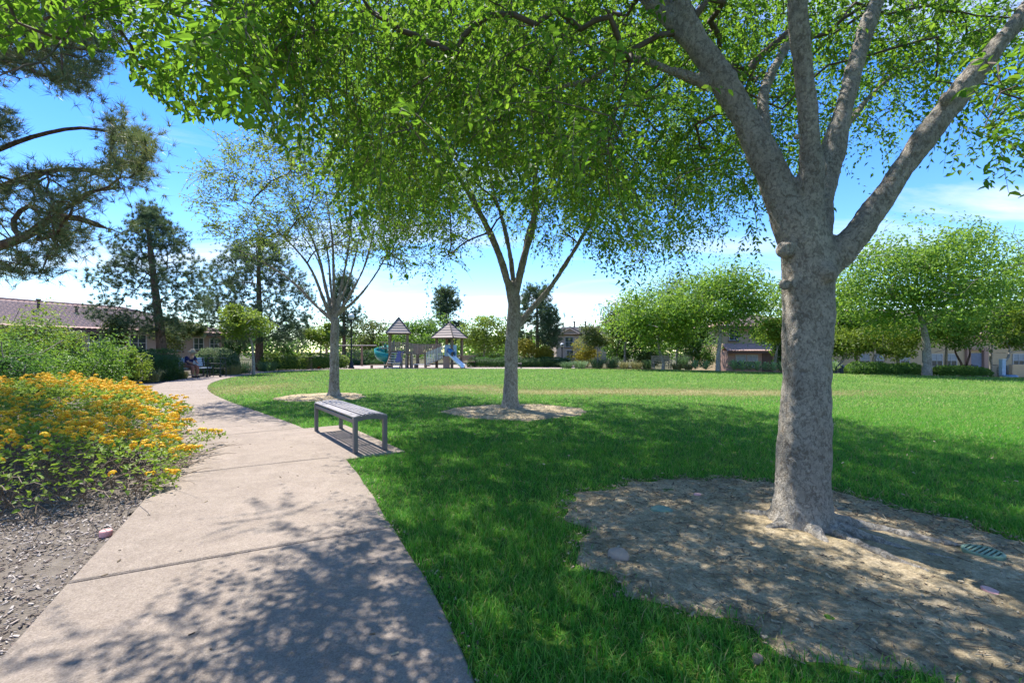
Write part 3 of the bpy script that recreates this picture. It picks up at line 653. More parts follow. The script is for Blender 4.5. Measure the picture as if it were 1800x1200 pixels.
# ------------------------------------------------------------------ the big near tree
def remesh_trunk(parts, voxel, mat, lump=.012, name='trunk'):
    V, F = join(parts)
    # close the tube ends
    me = bpy.data.meshes.new(name+'_raw'); me.from_pydata(V.tolist(), [], F.tolist()); bm = bmesh.new(); bm.from_mesh(me); bmesh.ops.holes_fill(bm, edges=[e for e in bm.edges if e.is_boundary], sides=0); bm.to_mesh(me); bm.free()
    o = bpy.data.objects.new(name+'_raw', me); col.objects.link(o)
    md = o.modifiers.new('r', 'REMESH'); md.mode = 'VOXEL'; md.voxel_size = voxel; md.use_smooth_shade = True
    ms = o.modifiers.new('s', 'SMOOTH'); ms.factor = .5; ms.iterations = 6
    dg = bpy.context.evaluated_depsgraph_get(); out = bpy.data.meshes.new_from_object(o.evaluated_get(dg)); out.name = name
    bpy.data.objects.remove(o); bpy.data.meshes.remove(me)
    out.materials.clear(); out.materials.append(mat)
    n = len(out.vertices); co = np.zeros(n*3); out.vertices.foreach_get('co', co); co = co.reshape(-1, 3); no = np.zeros(n*3); out.vertices.foreach_get('normal', no); no = no.reshape(-1, 3)
    d = np.array([mnoise.noise(Vector((x*3.2, y*3.2, z*2.0)))*lump+mnoise.noise(Vector((x*11, y*11, z*7)))*lump*.55+mnoise.noise(Vector((x*34, y*34, z*22)))*lump*.3 for x, y, z in co])
    out.vertices.foreach_set('co', (co+no*d[:, None]).ravel()); out.polygons.foreach_set('use_smooth', np.ones(len(out.polygons), bool)); out.update()
    return out
def main_tree():
    root = thing('shade_tree', 'large grey trunked tree with four spreading limbs in bare soil', 'tree', T1)
    d0 = T1[1]; X0 = lambda x, y, d: at(x, y, d)
    S = Skel()
    tp = [np.array([T1[0], T1[1], -.12]), np.array([T1[0], T1[1], .02]), X0(1410, 860, d0), X0(1414, 750, d0), X0(1417, 640, d0), X0(1420, 540, d0), X0(1418, 455, d0), X0(1414, 400, d0)]
    trunk = smooth_curve(tp, 26); z = trunk[:, 2]
    tr = np.interp(z, [-.12, .02, .10, .25, .5, .9, 1.4, 1.75, 2.0, 2.2], [.33, .275, .235, .207, .195, .187, .188, .205, .20, .16])*.84
    fat = [tube_np(trunk, tr, 22)]
    par = -1
    for p, r in zip(trunk, tr): par = S.node(p, par, r, False)
    fork = par; low = S.nearest(at(1425, 490, d0))
    A = [at(1412, 430, 3.27), at(1378, 350, 3.3), at(1328, 245, 3.36), at(1268, 140, 3.42), at(1205, 55, 3.45), at(1150, 0, 3.5), at(1060, -110, 3.6), at(960, -260, 3.75)]
    A2 = [at(1252, 118, 3.43), at(1225, 60, 3.4), at(1200, 0, 3.36), at(1180, -90, 3.3), at(1190, -260, 3.2)]
    A3 = [at(1250, 150, 3.43), at(1190, 128, 3.5), at(1090, 106, 3.62), at(1040, 138, 3.75), at(1000, 150, 3.9), at(900, 160, 4.1), at(760, 170, 4.3)]
    B = [at(1420, 430, 3.25), at(1426, 330, 3.2), at(1420, 200, 3.14), at(1408, 80, 3.08), at(1400, -10, 3.02), at(1390, -200, 2.9), at(1340, -420, 2.7)]
    Cc = [at(1430, 420, 3.3), at(1448, 330, 3.4), at(1478, 215, 3.5), at(1508, 100, 3.62), at(1542, 0, 3.72), at(1600, -140, 3.9), at(1640, -330, 4.0)]
    Dd = [at(1418, 505, 3.28), at(1462, 462, 3.24), at(1510, 405, 3.2), at(1552, 350, 3.17), at(1610, 262, 3.12), at(1690, 160, 3.08), at(1765, 68, 3.04), at(1840, -20, 3.0), at(1980, -160, 2.9), at(2200, -330, 2.8)]
    Ee = [at(1372, 330, 3.42), at(1346, 240, 3.75), at(1342, 165, 3.95), at(1372, 100, 4.2), at(1400, 20, 4.5), at(1380, -80, 4.9), at(1330, -160, 5.4)]
    Ff = [at(1300, 190, 3.42), at(1280, 120, 3.8), at(1210, 70, 4.4), at(1120, 60, 5.1), at(1010, 90, 5.8), at(900, 140, 6.4)]
    Gg = [at(1442, 370, 3.36), at(1480, 240, 4.0), at(1560, 140, 4.6), at(1640, 100, 5.2), at(1760, 70, 5.9)]
    spec = [(A, .165, .07, 1.0), (A2, .085, .05, 1.0), (A3, .05, .022, 0), (B, .125, .06, 1), (Cc, .125, .06, 1), (Dd, .135, .06, 1), (Ee, .075, .03, 1), (Ff, .05, .02, 0), (Gg, .045, .02, 0)]
    for pts, r0, r1, heavy in spec:
        pts = [np.array(p) for p in pts]
        n = 26 if heavy else 18; C = smooth_curve(pts, n); R = .66*np.linspace(r0, r1, n)*(1+.35*np.exp(-np.arange(n)/2.0))*(1+.05*np.sin(np.arange(n)*1.7)+.04*np.sin(np.arange(n)*.63+1))
        if pts is not None and r0 == .135: R[:4] = [.06, .10, .105, .092]; 
        par = S.nearest(pts[0])
        for q, (p, r) in enumerate(zip(C, R)):
            if q == 0: continue
            par = S.node(p, par, r, q > n*.45)
        fat.append(tube_np(C, R, 14 if heavy else 8))
    # burls and pruned stubs
    for p, r in ((at(1380, 500, 3.2), .05), (at(1455, 480, 3.12), .07), (at(1665, 172, 3.02), .045), (at(1402, 240, 3.08), .03), (at(1380, 440, 3.2), .06)):
        u = np.linspace(0, np.pi, 7); fat.append(tube_np(np.stack([p[0]-np.cos(u)*r, np.full(7, p[1]), np.full(7, p[2])], -1), np.sin(u)*r+.004, 8))
    # surface roots
    def rootline(ang, ln, r0, wv):
        t = np.linspace(0, 1, 14); a = ang+wv*np.sin(t*4+ang)*t
        rr = .14+ln*t; P = np.stack([T1[0]+rr*np.cos(a), T1[1]+rr*np.sin(a), (.06*(1-t)**2.2-.02*t)+.006*np.sin(t*13+ang)], -1)
        return tube_np(P, r0*(1-t)**.8+.008, 8)
    for ang, ln, r0, wv in ((-.95, .95, .075, .2), (-.35, 1.25, .085, -.18), (-1.75, .55, .06, .1), (-2.7, .5, .07, .2), (2.6, .5, .06, .1), (.5, .8, .06, .2), (1.5, .45, .055, .1), (-1.3, 1.3, .05, .25)):
        fat.append(rootline(ang, ln, r0*.55, wv))
    put('trunk', remesh_trunk(fat, .016, M_BARK, .017), root)
    # crown: twig ends fill a broad dome, trimmed below where the photograph shows its underside
    ux = [-400, -100, 0, 120, 200, 260, 330, 400, 480, 560, 640, 700, 740, 800, 860, 930, 1000, 1060, 1140, 1220, 1300, 1340, 1380, 1480, 1540, 1600, 1700, 1780, 1900, 2200]
    uy = [60, 20, -40, -50, -30, 40, 90, 85, 125, 225, 320, 385, 350, 285, 240, 250, 285, 360, 425, 400, 370, 340, 290, 270, 215, 170, 195, 225, 250, 280]
    n = 60000; U = rng.normal(size=(n, 3)); U = unit(U)*rng.uniform(size=(n, 1))**(1/2.4); C = np.array([1.5, 4.2, 4.9])+U*np.array([6.6, 5.9, 3.6])
    x, y, d = project(C); fr = (d > .2) & (x > -120) & (x < 1920) & (y > -60)
    ok = (C[:, 2] > 2.25) & ~(fr & (y > np.interp(x, ux, uy)+80*(wav(x, d*40, .035, 91)-.5)+rng.normal(0, 16, n))) & ~(fr & (x > 1120) & (d < 3.75)) & ~(fr & (d < 2.3)) & ~(np.hypot(C[:, 0]-T1[0], C[:, 1]-T1[1]) < .7)
    ok &= ~(fr & (x > 1120) & (y > 60) & (rng.uniform(size=n) < .35))
    # the near path and the flowers stand in full sun: nothing grows between them and the sun
    G = C-np.array(sun_vec)[None]*(C[:, 2]/sun_vec.z)[:, None]; gx, gy, gd = project(G)
    LITP = [(-900, 1400), (520, 1400), (500, 1200), (450, 1110), (580, 1030), (540, 975), (620, 940), (720, 900), (640, 800), (300, 640), (-900, 640)]; lit = inside(LITP, gx, gy) & (gd > .3)
    ok &= ~(lit & (rng.uniform(size=n) < .93))
    # a gap lets the sun strike the left side of the trunk
    sv = np.array(sun_vec); q0 = np.array([T1[0]-.1, T1[1]+.1, .95]); w = C-q0; tt = w@sv; ok &= ~((np.linalg.norm((w-tt[:, None]*sv)*np.array([1, 1, .55]), axis=1) < .62) & (rng.uniform(size=n) < .92))
    low_ = ~fr & (C[:, 2] < 3.0) & (d < 2.2); ok &= ~low_          # keep the air round the camera clear
    I = C[ok & fr][:1300]; Oo = C[ok & ~fr][:480]
    hx, hy, hd = rng.uniform(-120, 520, 420), rng.uniform(-60, 150, 420), rng.uniform(1.9, 4.2, 420); k = (hy < np.interp(hx, ux, uy)+10+90*(wav(hx, hd*60, .03, 92)-.5)) & (wav(hx, hy*1.5, .03, 93) > .40)
    Hc = np.stack([(hx-900)/800*hd, hd, EYE+(618-hy)/800*hd], -1); G = Hc-np.array(sun_vec)[None]*(Hc[:, 2]/sun_vec.z)[:, None]; gx, gy, gd = project(G); k &= ~(inside(LITP, gx, gy) & (gd > .3)) | (rng.uniform(size=420) < .06); I = np.concatenate([I, Hc[k][:80]])
    hang = np.array([at(250, 150, 2.9), at(300, 190, 3.0), at(270, 90, 2.7), at(30, 40, 2.0), at(70, 110, 1.9), at(20, 130, 1.8), at(110, 70, 2.1), at(150, 30, 2.2), at(200, 40, 2.4), at(250, 120, 2.6), at(270, 170, 2.7), at(330, 190, 2.9), at(230, 80, 2.5), at(380, 180, 3.1), at(300, 130, 2.8), at(1790, 150, 2.5), at(1770, 190, 2.45), at(1730, 225, 2.6), at(-60, 60, 2.0), at(-40, 160, 1.9), at(1110, 470, 5.2), at(1040, 430, 5.4), at(1330, 400, 5.0)])
    allc = np.concatenate([I, Oo, hang]); ref = np.array([1.9, 3.8, 3.6])
    E, Dv = S.grow(order_targets(allc, ref), .32, .12, .035)
    S.radii(.0035, 2.35)
    V, F = join(S.tubes(0, 9, (10, 6, 4), 1))
    # keep only what is not already part of the heavy trunk mesh
    put('branches', mesh_np('branches', V, F, M_TWIG, True), root, kind='stuff')
    x, y, d = project(E); fr = (d > .2) & (x > -150) & (x < 1950) & (y > -90)
    LB, LD, LN, P1 = sprays(E[fr], unit(Dv[fr]+np.array([0, 0, -.35])), 7, 15, .50, .55, .68)
    L = rng.uniform(.036, .068, len(LB))
    # nothing may hang in front of the bench, the lawn or the lens
    x, y, d = project(LB); keep = (np.linalg.norm(LB-np.array([0, 0, EYE]), axis=1) > 1.35) & (y < np.interp(x, ux, uy)+120)
    LB, LD, LN, L = LB[keep], LD[keep], LN[keep], L[keep]
    OB, OD, ON, P2 = sprays(E[~fr], Dv[~fr], 7, 11, .55, .4, .8); k = (np.linalg.norm(OB-np.array([0, 0, EYE]), axis=1) > 1.6); OB, OD, ON = OB[k], OD[k], ON[k]
    # the three hundred that show largest are leaves of their own
    x, y, d = project(LB); seen = (x > 0) & (x < 1800) & (y > 0) & (y < 700) & (d > 0); idx = np.where(seen)[0]; big = idx[np.argsort(d[idx]/L[idx])[:300]]
    v, f = leaf_np(np.zeros((1, 3)), np.array([[0, 1.0, 0]]), np.array([[0, 0, 1.0]]), 1.0, .5, .22, 2); lm = mesh_np('leaf', v, f, M_ELM)
    inv = world_m(root).inverted()
    for i in big:
        D = unit(LD[i]); Sx = unit(np.cross(D, LN[i])); Uz = np.cross(Sx, D); s = L[i]
        o = bpy.data.objects.new('leaf', lm); col.objects.link(o); o.parent = root
        o.matrix_basis = inv @ Matrix(((Sx[0]*s, D[0]*s, Uz[0]*s, LB[i][0]), (Sx[1]*s, D[1]*s, Uz[1]*s, LB[i][1]), (Sx[2]*s, D[2]*s, Uz[2]*s, LB[i][2]), (0, 0, 0, 1)))
    rest = np.ones(len(LB), bool); rest[big] = False
    nr = rest & (LB[:, 1] < 4.0); va, fa = leaf_np(LB[nr], LD[nr], LN[nr], L[nr], L[nr]*.5, .22, 2)
    fr_ = rest & ~nr; vc_, fc_ = leaf_np(LB[fr_], LD[fr_], LN[fr_], L[fr_]*1.06, L[fr_]*.52, .22, 1)
    Lo = rng.uniform(.07, .10, len(OB)); vb, fb = leaf_np(OB, OD, ON, Lo, Lo*.5, .2, 1)
    put('foliage', mesh_np('foliage', *join_multi([(va, fa), (vb, fb), (vc_, fc_)]), M_ELM), root, kind='stuff')
    px, py, pd = project(P1[:, -1]); kp = (pd < 5.2) & (np.linalg.norm(P1[:, -1]-np.array([0, 0, EYE]), axis=1) > 1.3) & (py < np.interp(px, ux, uy)+130)
    put('twigs', mesh_np('twigs', *twig_tubes(P1[kp], .0024, .001), M_TWIG), root, kind='stuff')
    print('main leaves', rest.sum(), len(OB), 'nodes', S.n)
main_tree()

def elm(root_loc, label, trunk_px, d, r_base, limbs, cr_c, cr_r, lowx, lowy, n_cl, nt, nl, tl, leafL, leafmat_, barkm, rest_r=None, q=1, min_z=2.4, droop=.4, twr=.004, fr_only=True, tw_r=.003, shell=2.2, spread=.75):
    root = thing('shade_tree', label, 'tree', root_loc)
    S = Skel(); tp = [np.array([*root_loc[:2], -.1]), np.array([*root_loc[:2], .02])]+[at(x, y, d) for x, y in trunk_px]
    C = smooth_curve(tp, 16); z = C[:, 2]; R = r_base*np.interp(z, [-.1, .03, .15, .5, 1.2, 2.2], [1.75, 1.45, 1.15, 1.0, .92, .85])
    fat = [tube_np(C, R, 14)]; par = -1
    for p, r in zip(C, R): par = S.node(p, par, r, False)
    for pts, r0, r1 in limbs:
        pts = [at(*p) for p in pts]; n = 16; Cc = smooth_curve(pts, n); Rr = np.linspace(r0, r1, n); par = S.nearest(pts[0])
        for qn in range(1, n): par = S.node(Cc[qn], par, Rr[qn], qn > 5)
        fat.append(tube_np(Cc, Rr, 8))
    for a in np.linspace(0, 6.28, 6, endpoint=False)+.3:
        t = np.linspace(0, 1, 8); rr = r_base*.7+r_base*2.6*t; fat.append(tube_np(np.stack([root_loc[0]+rr*np.cos(a), root_loc[1]+rr*np.sin(a), .07*(1-t)**2-.02*t], -1), r_base*.36*(1-t)+.008, 6))
    put('trunk', remesh_trunk(fat, .03, barkm, .012), root)
    n = 40000; U = unit(rng.normal(size=(n, 3)))*rng.uniform(size=(n, 1))**(1/shell); P = np.array(cr_c)+U*np.array(cr_r)
    x, y, dd = project(P); ok = (P[:, 2] > min_z) & ~(y > np.interp(x, lowx, lowy)+60*(wav(x, dd*30, .04, 94)-.5)) & ~(np.hypot(P[:, 0]-root_loc[0], P[:, 1]-root_loc[1]) < .5)
    P = P[ok][:n_cl]
    E, Dv = S.grow(order_targets(P, at(*trunk_px[-1], d)), .35, .08, .035); S.radii(twr, 2.35)
    put('branches', mesh_np('branches', *join(S.tubes(0, 9, (8, 5, 3), 1)), M_TWIG, True), root, kind='stuff')
    B, D, Nn, Pt = sprays(E, unit(Dv+np.array([0, 0, -.1])), nt, nl, tl, droop, spread)
    k = rng.uniform(size=len(B)) < 1.0; x, y, dd = project(B); k &= y < np.interp(x, lowx, lowy)+60
    B, D, Nn = B[k], D[k], Nn[k]; L = rng.uniform(.8, 1.25, len(B))*leafL
    put('foliage', mesh_np('foliage', *leaf_np(B, D, Nn, L, L*.5, .2, q), leafmat_), root, kind='stuff')
    put('twigs', mesh_np('twigs', *twig_tubes(Pt, tw_r, tw_r*.45), M_TWIG), root, kind='stuff')
    return S, root
d2 = T2[1]
elm(T2, 'slender tree with dirt ring, middle one of three on lawn', [(898, 680), (899, 620), (902, 560), (905, 520)], d2, .155,
    [([(903, 545, 9.9), (888, 480, 9.8), (862, 410, 9.7), (838, 365, 9.6), (800, 300, 9.5), (750, 210, 9.4)], .095, .04),
     ([(904, 520, 9.9), (897, 450, 10.1), (884, 390, 10.3), (866, 330, 10.6), (850, 240, 10.9)], .07, .03),
     ([(906, 515, 9.9), (922, 450, 9.8), (938, 390, 9.8), (940, 320, 9.7), (950, 220, 9.6), (960, 120, 9.5)], .09, .04),
     ([(918, 465, 9.8), (930, 400, 10.2), (960, 340, 10.6), (990, 250, 11)], .05, .025),
     ([(903, 585, 9.95), (930, 548, 9.9), (962, 512, 9.8), (1000, 455, 9.6), (1032, 400, 9.4), (1070, 300, 9.2)], .075, .03)],
    (0.35, 9.9, 5.5), (4.3, 4.2, 2.9), [300, 560, 620, 680, 740, 790, 840, 880, 930, 980, 1010, 1060, 1120, 1200, 1500], [250, 330, 370, 440, 470, 455, 400, 370, 390, 430, 440, 420, 440, 420, 330],
    620, 8, 12, .55, .072, M_ELM2, M_BARK2, droop=.45)
d3 = T3[1]
fan = []
for k, (x1, y1, x2, y2, dz) in enumerate([(545, 470, 440, 360, -.6), (560, 450, 480, 280, .4), (520, 500, 400, 430, .2), (585, 430, 560, 260, 0), (612, 440, 625, 270, .6), (640, 470, 680, 330, -.4), (655, 490, 715, 400, .3), (575, 440, 520, 300, 1.2), (625, 450, 650, 300, 1.4), (560, 460, 470, 330, 1.6)]):
    x0 = 588+((x1-590)*.08); fan.append(([(x0, 565-k*2, d3), ((x0*1.1+x1*.9)/2, (560+y1)/2+6, d3+dz*.3), (x1, y1, d3+dz*.7), ((x1+x2)/2, (y1+y2)/2-5, d3+dz*1.1), (x2, y2, d3+dz*1.6)], .062-.002*k, .016))
elm(T3, 'thin vase shaped tree with sparse leaves behind the slatted bench', [(588, 660), (588, 620), (589, 580), (590, 560)], d3, .13, fan,
    (-4.9, 12.9, 5.2), (3.7, 2.6, 2.6), [200, 320, 350, 420, 480, 540, 600, 660, 700, 760, 900], [300, 330, 400, 440, 450, 440, 440, 450, 470, 400, 300],
    600, 6, 8, .5, .075, M_ELM3, M_BARK2, droop=.05, twr=.005, tw_r=.0045, min_z=3.0, shell=2.8, spread=.55)
# ------------------------------------------------------------------ far trees, pines, shrubs, hedges
def scatter_leaves(C, rad, n, size, out_from=None, flatk=.8):
    """leaf faces spread through lumps: C (k,3) centres, rad (k,3)"""
    k = rng.integers(0, len(C), n); u = unit(rng.normal(size=(n, 3))); r = rng.uniform(size=(n, 1))**.33
    P = C[k]+u*r*rad[k]; N = unit(u*.8+np.array([0, 0, .6])+rng.normal(0, .6, (n, 3))); D = unit(np.cross(N, rng.normal(size=(n, 3))))
    L = size*rng.uniform(.65, 1.35, n)
    return P, D, N, L
def lobes(c, r, n, f=.42, lowcut=-.97):
    out = []
    while len(out) < n:
        u = unit(rng.normal(size=3)); 
        if u[2] < lowcut: continue
        out.append(np.array(c)+u*np.array(r)*rng.uniform(.30, .84))
    L = np.array(out); R = np.array(r)[None]*f*1.15*rng.uniform(.5, 1.45, (n, 1))*np.array([1, 1, .85])[None]
    return L, R
def bg_tree(name, label, tx, d, cx, cy, hw, hh, mat, n_l=16, n_leaf=6500, size=.13, trunk_r=.12, fork=.45, group=None, bark=None, dd=0.0, depth=.8, cat='tree', stems=1, f=.42):
    base = np.array([(tx-900)/800*d, d, 0.0]); c = at(cx, cy, d+dd); r = np.array([hw/800*d, hw/800*d*depth, hh/800*d])
    if cat == 'shrub': top = c[2]+r[2]; r[2] = top*.55; c = np.array([c[0], c[1], top*.45])
    root = thing(name, label, cat, base, group=group)
    S = Skel(6000); zf = max(c[2]-r[2]*1.0, .4)*fork+.2; tops = []
    for s in range(stems):
        a = rng.uniform(0, 6.28); off = np.array([math.cos(a), math.sin(a), 0])*(.0 if stems == 1 else .12)
        tip = base+off*3+np.array([(c[0]-base[0])*.4, (c[1]-base[1])*.4, max(zf, c[2]-r[2]*.85)])
        S.limb([base+off+np.array([0, 0, -.1]), base+off*1.2+np.array([rng.normal(0, .03), 0, zf*.5]), tip, (tip*.6+c*.4)+rng.normal(0, .15, 3)], trunk_r/math.sqrt(stems), trunk_r*.45/math.sqrt(stems), ok=6, n=10)
    L, R = lobes(c, r, n_l, f)
    sub = np.concatenate([L, L+rng.normal(0, 1, (n_l, 3))*R*.7])
    S.grow(order_targets(sub, base+np.array([0, 0, zf])), .5, .05, .05); S.radii(.012, 2.2)
    put('trunk', mesh_np('trunk', *join(S.tubes(0, 9, (8, 5, 3))), bark or M_BARK2, True), root)
    n_leaf = int(n_leaf*1.15); P, D, N, LL = scatter_leaves(L, R, n_leaf, size*1.2)
    ok = P[:, 2] > .05; put('crown', mesh_np('crown', *leaf_np(P[ok], D[ok], N[ok], LL[ok], LL[ok]*.55, .25, 1), mat), root, kind='stuff')
    return root
def needles(C, A, n, ln, w, spread=.6):
    K = len(C)*n; B = np.repeat(C, n, 0)+rng.normal(0, .012, (K, 3)); D = unit(np.repeat(A, n, 0)*.75+rng.normal(0, spread, (K, 3))+np.array([0, 0, .12])); L = ln*rng.uniform(.7, 1.15, K)
    S = unit(np.cross(D, rng.normal(size=(K, 3))))*w/2
    V = np.stack([B-S, B+S, B+D*L[:, None]], 1).reshape(-1, 3); i = np.arange(K)*3
    return V, np.stack([i, i+1, i+2], -1)
def pine(name, label, base, trunk_pts, r0, targets, n_need, ln, w, mat, step=.35, limbs=(), group=None, tuft_along=True, ok_from=4, sub=0.0):
    root = thing(name, label, 'tree', base, group=group); S = Skel(20000)
    S.limb(trunk_pts, r0, r0*.3, ok=ok_from, n=16)
    for pts, a, b in limbs:
        p = S.nearest(pts[0]); S.limb(pts, a, b, par=p, ok=2, n=14)
    E, D = S.grow(order_targets(targets, np.array(trunk_pts[len(trunk_pts)//2])), step, -.06, .05, up=-.3); S.radii(.006, 2.2)
    put('trunk', mesh_np('trunk', *join(S.tubes(0, 9, (10, 5, 3))), M_PBARK, True), root)
    C, A = E, unit(D+np.array([0, 0, .3]))
    if tuft_along:
        thin = np.where((S.rad[:S.n] < .014))[0]; thin = thin[rng.uniform(size=len(thin)) < .7]
        C = np.concatenate([C, S.P[thin]]); A = np.concatenate([A, unit(S.D[thin]+rng.normal(0, .5, (len(thin), 3))+np.array([0, 0, .25]))])
    if sub:
        C = np.concatenate([C, np.repeat(E, 3, 0)+rng.normal(0, sub, (len(E)*3, 3))]); A = np.concatenate([A, unit(np.repeat(D, 3, 0)+rng.normal(0, .5, (len(E)*3, 3))+np.array([0, 0, .4]))])
    put('crown', mesh_np('crown', *needles(C, A, n_need, ln, w), mat), root, kind='stuff')
    print(name, 'tufts', len(C))
    return root
# near pine, trunk just outside the picture on the left
pb = np.array([-9.7, 7.9, 0.0])
n = 14000; x = rng.uniform(-230, 290, n); y = rng.uniform(-100, 480, n); d = rng.uniform(6.2, 9.4, n)
rx = np.interp(y, [-160, 0, 60, 110, 160, 200, 225, 260, 310, 350, 400, 440, 480], [230, 215, 215, 185, 150, 185, 262, 270, 262, 225, 240, 170, 90])
clump = wav(x, y, .018, 31)*.5+wav(x*1.0, y*2.2, .012, 32)*.5
k = (x < rx) & (clump > .36) & ~((x < 60) & (y > 340) & (y < 445) & (rng.uniform(size=n) < .8))
tg = np.stack([(x-900)/800*d, d, EYE+(618-y)/800*d], -1)[k][:1700]
pine('pine_tree', 'large long needled pine overhanging from the left edge, nearest one', pb, [pb, pb+[0.1, 0, 2.5], pb+[.2, 0, 5], pb+[.1, .1, 7.5], pb+[.3, 0, 9.5]], .26, tg, 17, .17, .009, M_PINE, .4,
     limbs=[([at(-110, 470, 7.8), at(-40, 445, 7.6), at(0, 432, 7.5), at(55, 410, 7.4), at(90, 384, 7.4), at(130, 382, 7.5), at(170, 395, 7.6)], .10, .045),
            ([at(30, 420, 7.45), at(25, 385, 7.5), at(50, 362, 7.6), at(75, 375, 7.6), at(110, 370, 7.7), at(150, 340, 7.9), at(210, 330, 8.0)], .042, .022),
            ([at(-110, 300, 7.9), at(-20, 270, 7.8), at(60, 240, 7.8), at(140, 225, 7.9), at(230, 240, 8.0)], .05, .02),
            ([at(-110, 150, 7.9), at(-20, 110, 7.6), at(80, 80, 7.5), at(160, 70, 7.6)], .05, .02),
            ([at(-110, 400, 7.9), at(0, 330, 8.4), at(90, 300, 8.8), at(190, 300, 9.0)], .08, .03)], sub=.13)
def cone_targets(cx, d, ytop, ybot, hw, n, prof, seed, dep=.9):
    y = rng.uniform(ytop, ybot, n*3); t = (y-ytop)/(ybot-ytop); w = np.interp(t, np.linspace(0, 1, len(prof)), prof)*hw
    a = rng.uniform(0, 6.28, n*3); r = rng.uniform(.1, 1, n*3)**.6
    x = cx+w*r*np.cos(a); dd = d+w/800*d*dep*r*np.sin(a)
    k = (wav(x, y, .09, seed)*.6+wav(x, y, .05, seed+1)*.4) > .40
    P = np.stack([(x-900)/800*d, dd, EYE+(618-y)/800*d], -1)[k]; return P[:n]
def far_pine(label, tx, d, ytop, ybot, hw, n, prof, seed, nn=20, ln=.16, w=.016, r0=.2, cx=None, lean=0, sub=.2):
    b = np.array([(tx-900)/800*d, d, 0.0]); top = at(tx+lean, ytop+8, d)
    pts = [b, b*.7+top*.3+[.05, 0, 0], b*.35+top*.65, top]
    return pine('pine_tree', label, b, pts, r0, cone_targets(cx if cx is not None else tx, d, ytop, ybot, hw, int(n*1.9), prof, seed), int(nn*1.5), ln, w*1.35, M_PINE2, .5, group='pines behind the park', ok_from=5, sub=sub)
far_pine('tall pine with dark bare lower trunk rising above the clipped hedge', 288, 22, 365, 585, 100, 300, [.12, .35, .6, .75, .95, .9, 1.0, .5], 41, 16, .22, .013, .25, cx=268, lean=-30, sub=.24)
far_pine('broad dark pine standing behind the feathery lime tree', 455, 31, 422, 600, 100, 360, [.25, .55, .8, .95, 1, .95, .7], 51, 14, .30, .018, .28, cx=450, sub=.34)
far_pine('dark pine half hidden behind the sparse tree', 604, 46, 488, 590, 38, 140, [.3, .6, .8, 1, .9], 61, 12, .36, .026, .22, sub=.4)
far_pine('dark pine rising behind the right tower of the play structure', 785, 52, 510, 600, 36, 200, [.45, .7, .8, 1, .9], 71, 12, .36, .03, .22, sub=.42)
far_pine('pine with bare trunk right of the middle lawn tree', 944, 40, 507, 612, 44, 240, [.35, .6, .85, 1, 1, .8], 81, 12, .32, .024, .2, sub=.36)

TB = 'broadleaf trees behind the lawn'
bg_tree('broadleaf_tree', 'broad green tree with pale straight trunk left of the big near trunk', 1262, 29.2, 1272, 524, 106, 72, M_BG[6], 60, 13000, .15, .17, .8, TB, f=.36)
bg_tree('broadleaf_tree', 'green tree with slim trunk in front of the pale slatted bench', 1165, 32.2, 1150, 556, 98, 72, M_BG[6], 50, 11000, .16, .13, .8, TB, f=.38)
bg_tree('broadleaf_tree', 'rounded darker tree at the left end of the right tree row', 1098, 37, 1102, 565, 48, 46, M_BG[3], 14, 4500, .17, .12, .7, TB)
bg_tree('broadleaf_tree', 'widest spreading tree right of the big near trunk', 1629, 23.9, 1620, 496, 168, 106, M_BG[6], 90, 20000, .14, .23, .62, TB, f=.32)
bg_tree('broadleaf_tree', 'green tree partly cut off by the right picture edge', 1850, 25, 1835, 505, 120, 92, M_BG[6], 44, 9500, .15, .2, .6, TB)
bg_tree('broadleaf_tree', 'green tree mostly hidden behind the big near trunk', 1402, 31.5, 1425, 542, 104, 84, M_BG[6], 44, 8500, .16, .17, .7, TB, f=.38)
bg_tree('broadleaf_tree', 'tall pale green crown peeking above the right tree row', 1190, 44, 1200, 530, 70, 60, M_BG[5], 14, 4000, .2, .15, .7, TB)
bg_tree('small_tree', 'yellow green rounded small tree left of the big trunk before the ochre house', 1362, 29.5, 1366, 592, 42, 36, M_BG[1], 12, 4500, .12, .08, .6, 'small trees by the houses', stems=3)
bg_tree('small_tree', 'yellow green small tree just right of the big near trunk', 1470, 27.5, 1482, 596, 64, 36, M_BG[1], 12, 4000, .12, .07, .7, 'small trees by the houses', stems=2)
bg_tree('small_tree', 'olive multi stemmed small tree behind the low clipped hedge', 1545, 26.5, 1552, 600, 58, 36, M_BG[1], 12, 3500, .12, .07, .7, 'small trees by the houses', stems=3)
bg_tree('small_tree', 'red stemmed small tree beside the grey blue door', 1697, 25.3, 1692, 585, 62, 40, M_BG[0], 12, 4000, .11, .10, .75, 'small trees by the houses', bark=M_PBARK, stems=2)
bg_tree('small_tree', 'lime green small tree with thin dark trunk at the far right edge', 1757, 24, 1796, 588, 38, 46, M_BG[1], 12, 3500, .12, .08, .6, 'small trees by the houses')
bg_tree('broadleaf_tree', 'bright green bushy tree right of the play structure', 852, 42, 850, 588, 58, 38, M_BG[1], 18, 5500, .18, .14, .6, TB)
bg_tree('broadleaf_tree', 'dense green tree directly behind the play structure', 735, 47, 738, 590, 60, 34, M_BG[0], 16, 5000, .2, .14, .5, TB)
bg_tree('broadleaf_tree', 'dull olive tree behind the globe street lamp', 648, 50, 648, 592, 48, 32, M_BG[3], 14, 4000, .2, .14, .5, TB)
bg_tree('small_tree', 'airy small tree beside the grey roofed house', 1051, 35, 1050, 590, 34, 25, M_BG[3], 10, 2600, .13, .07, .8)
bg_tree('small_tree', 'feathery lime green young tree with leaning trunk by the path', 446, 25, 430, 566, 62, 34, M_BG[1], 16, 4500, .12, .09, .85, f=.38)
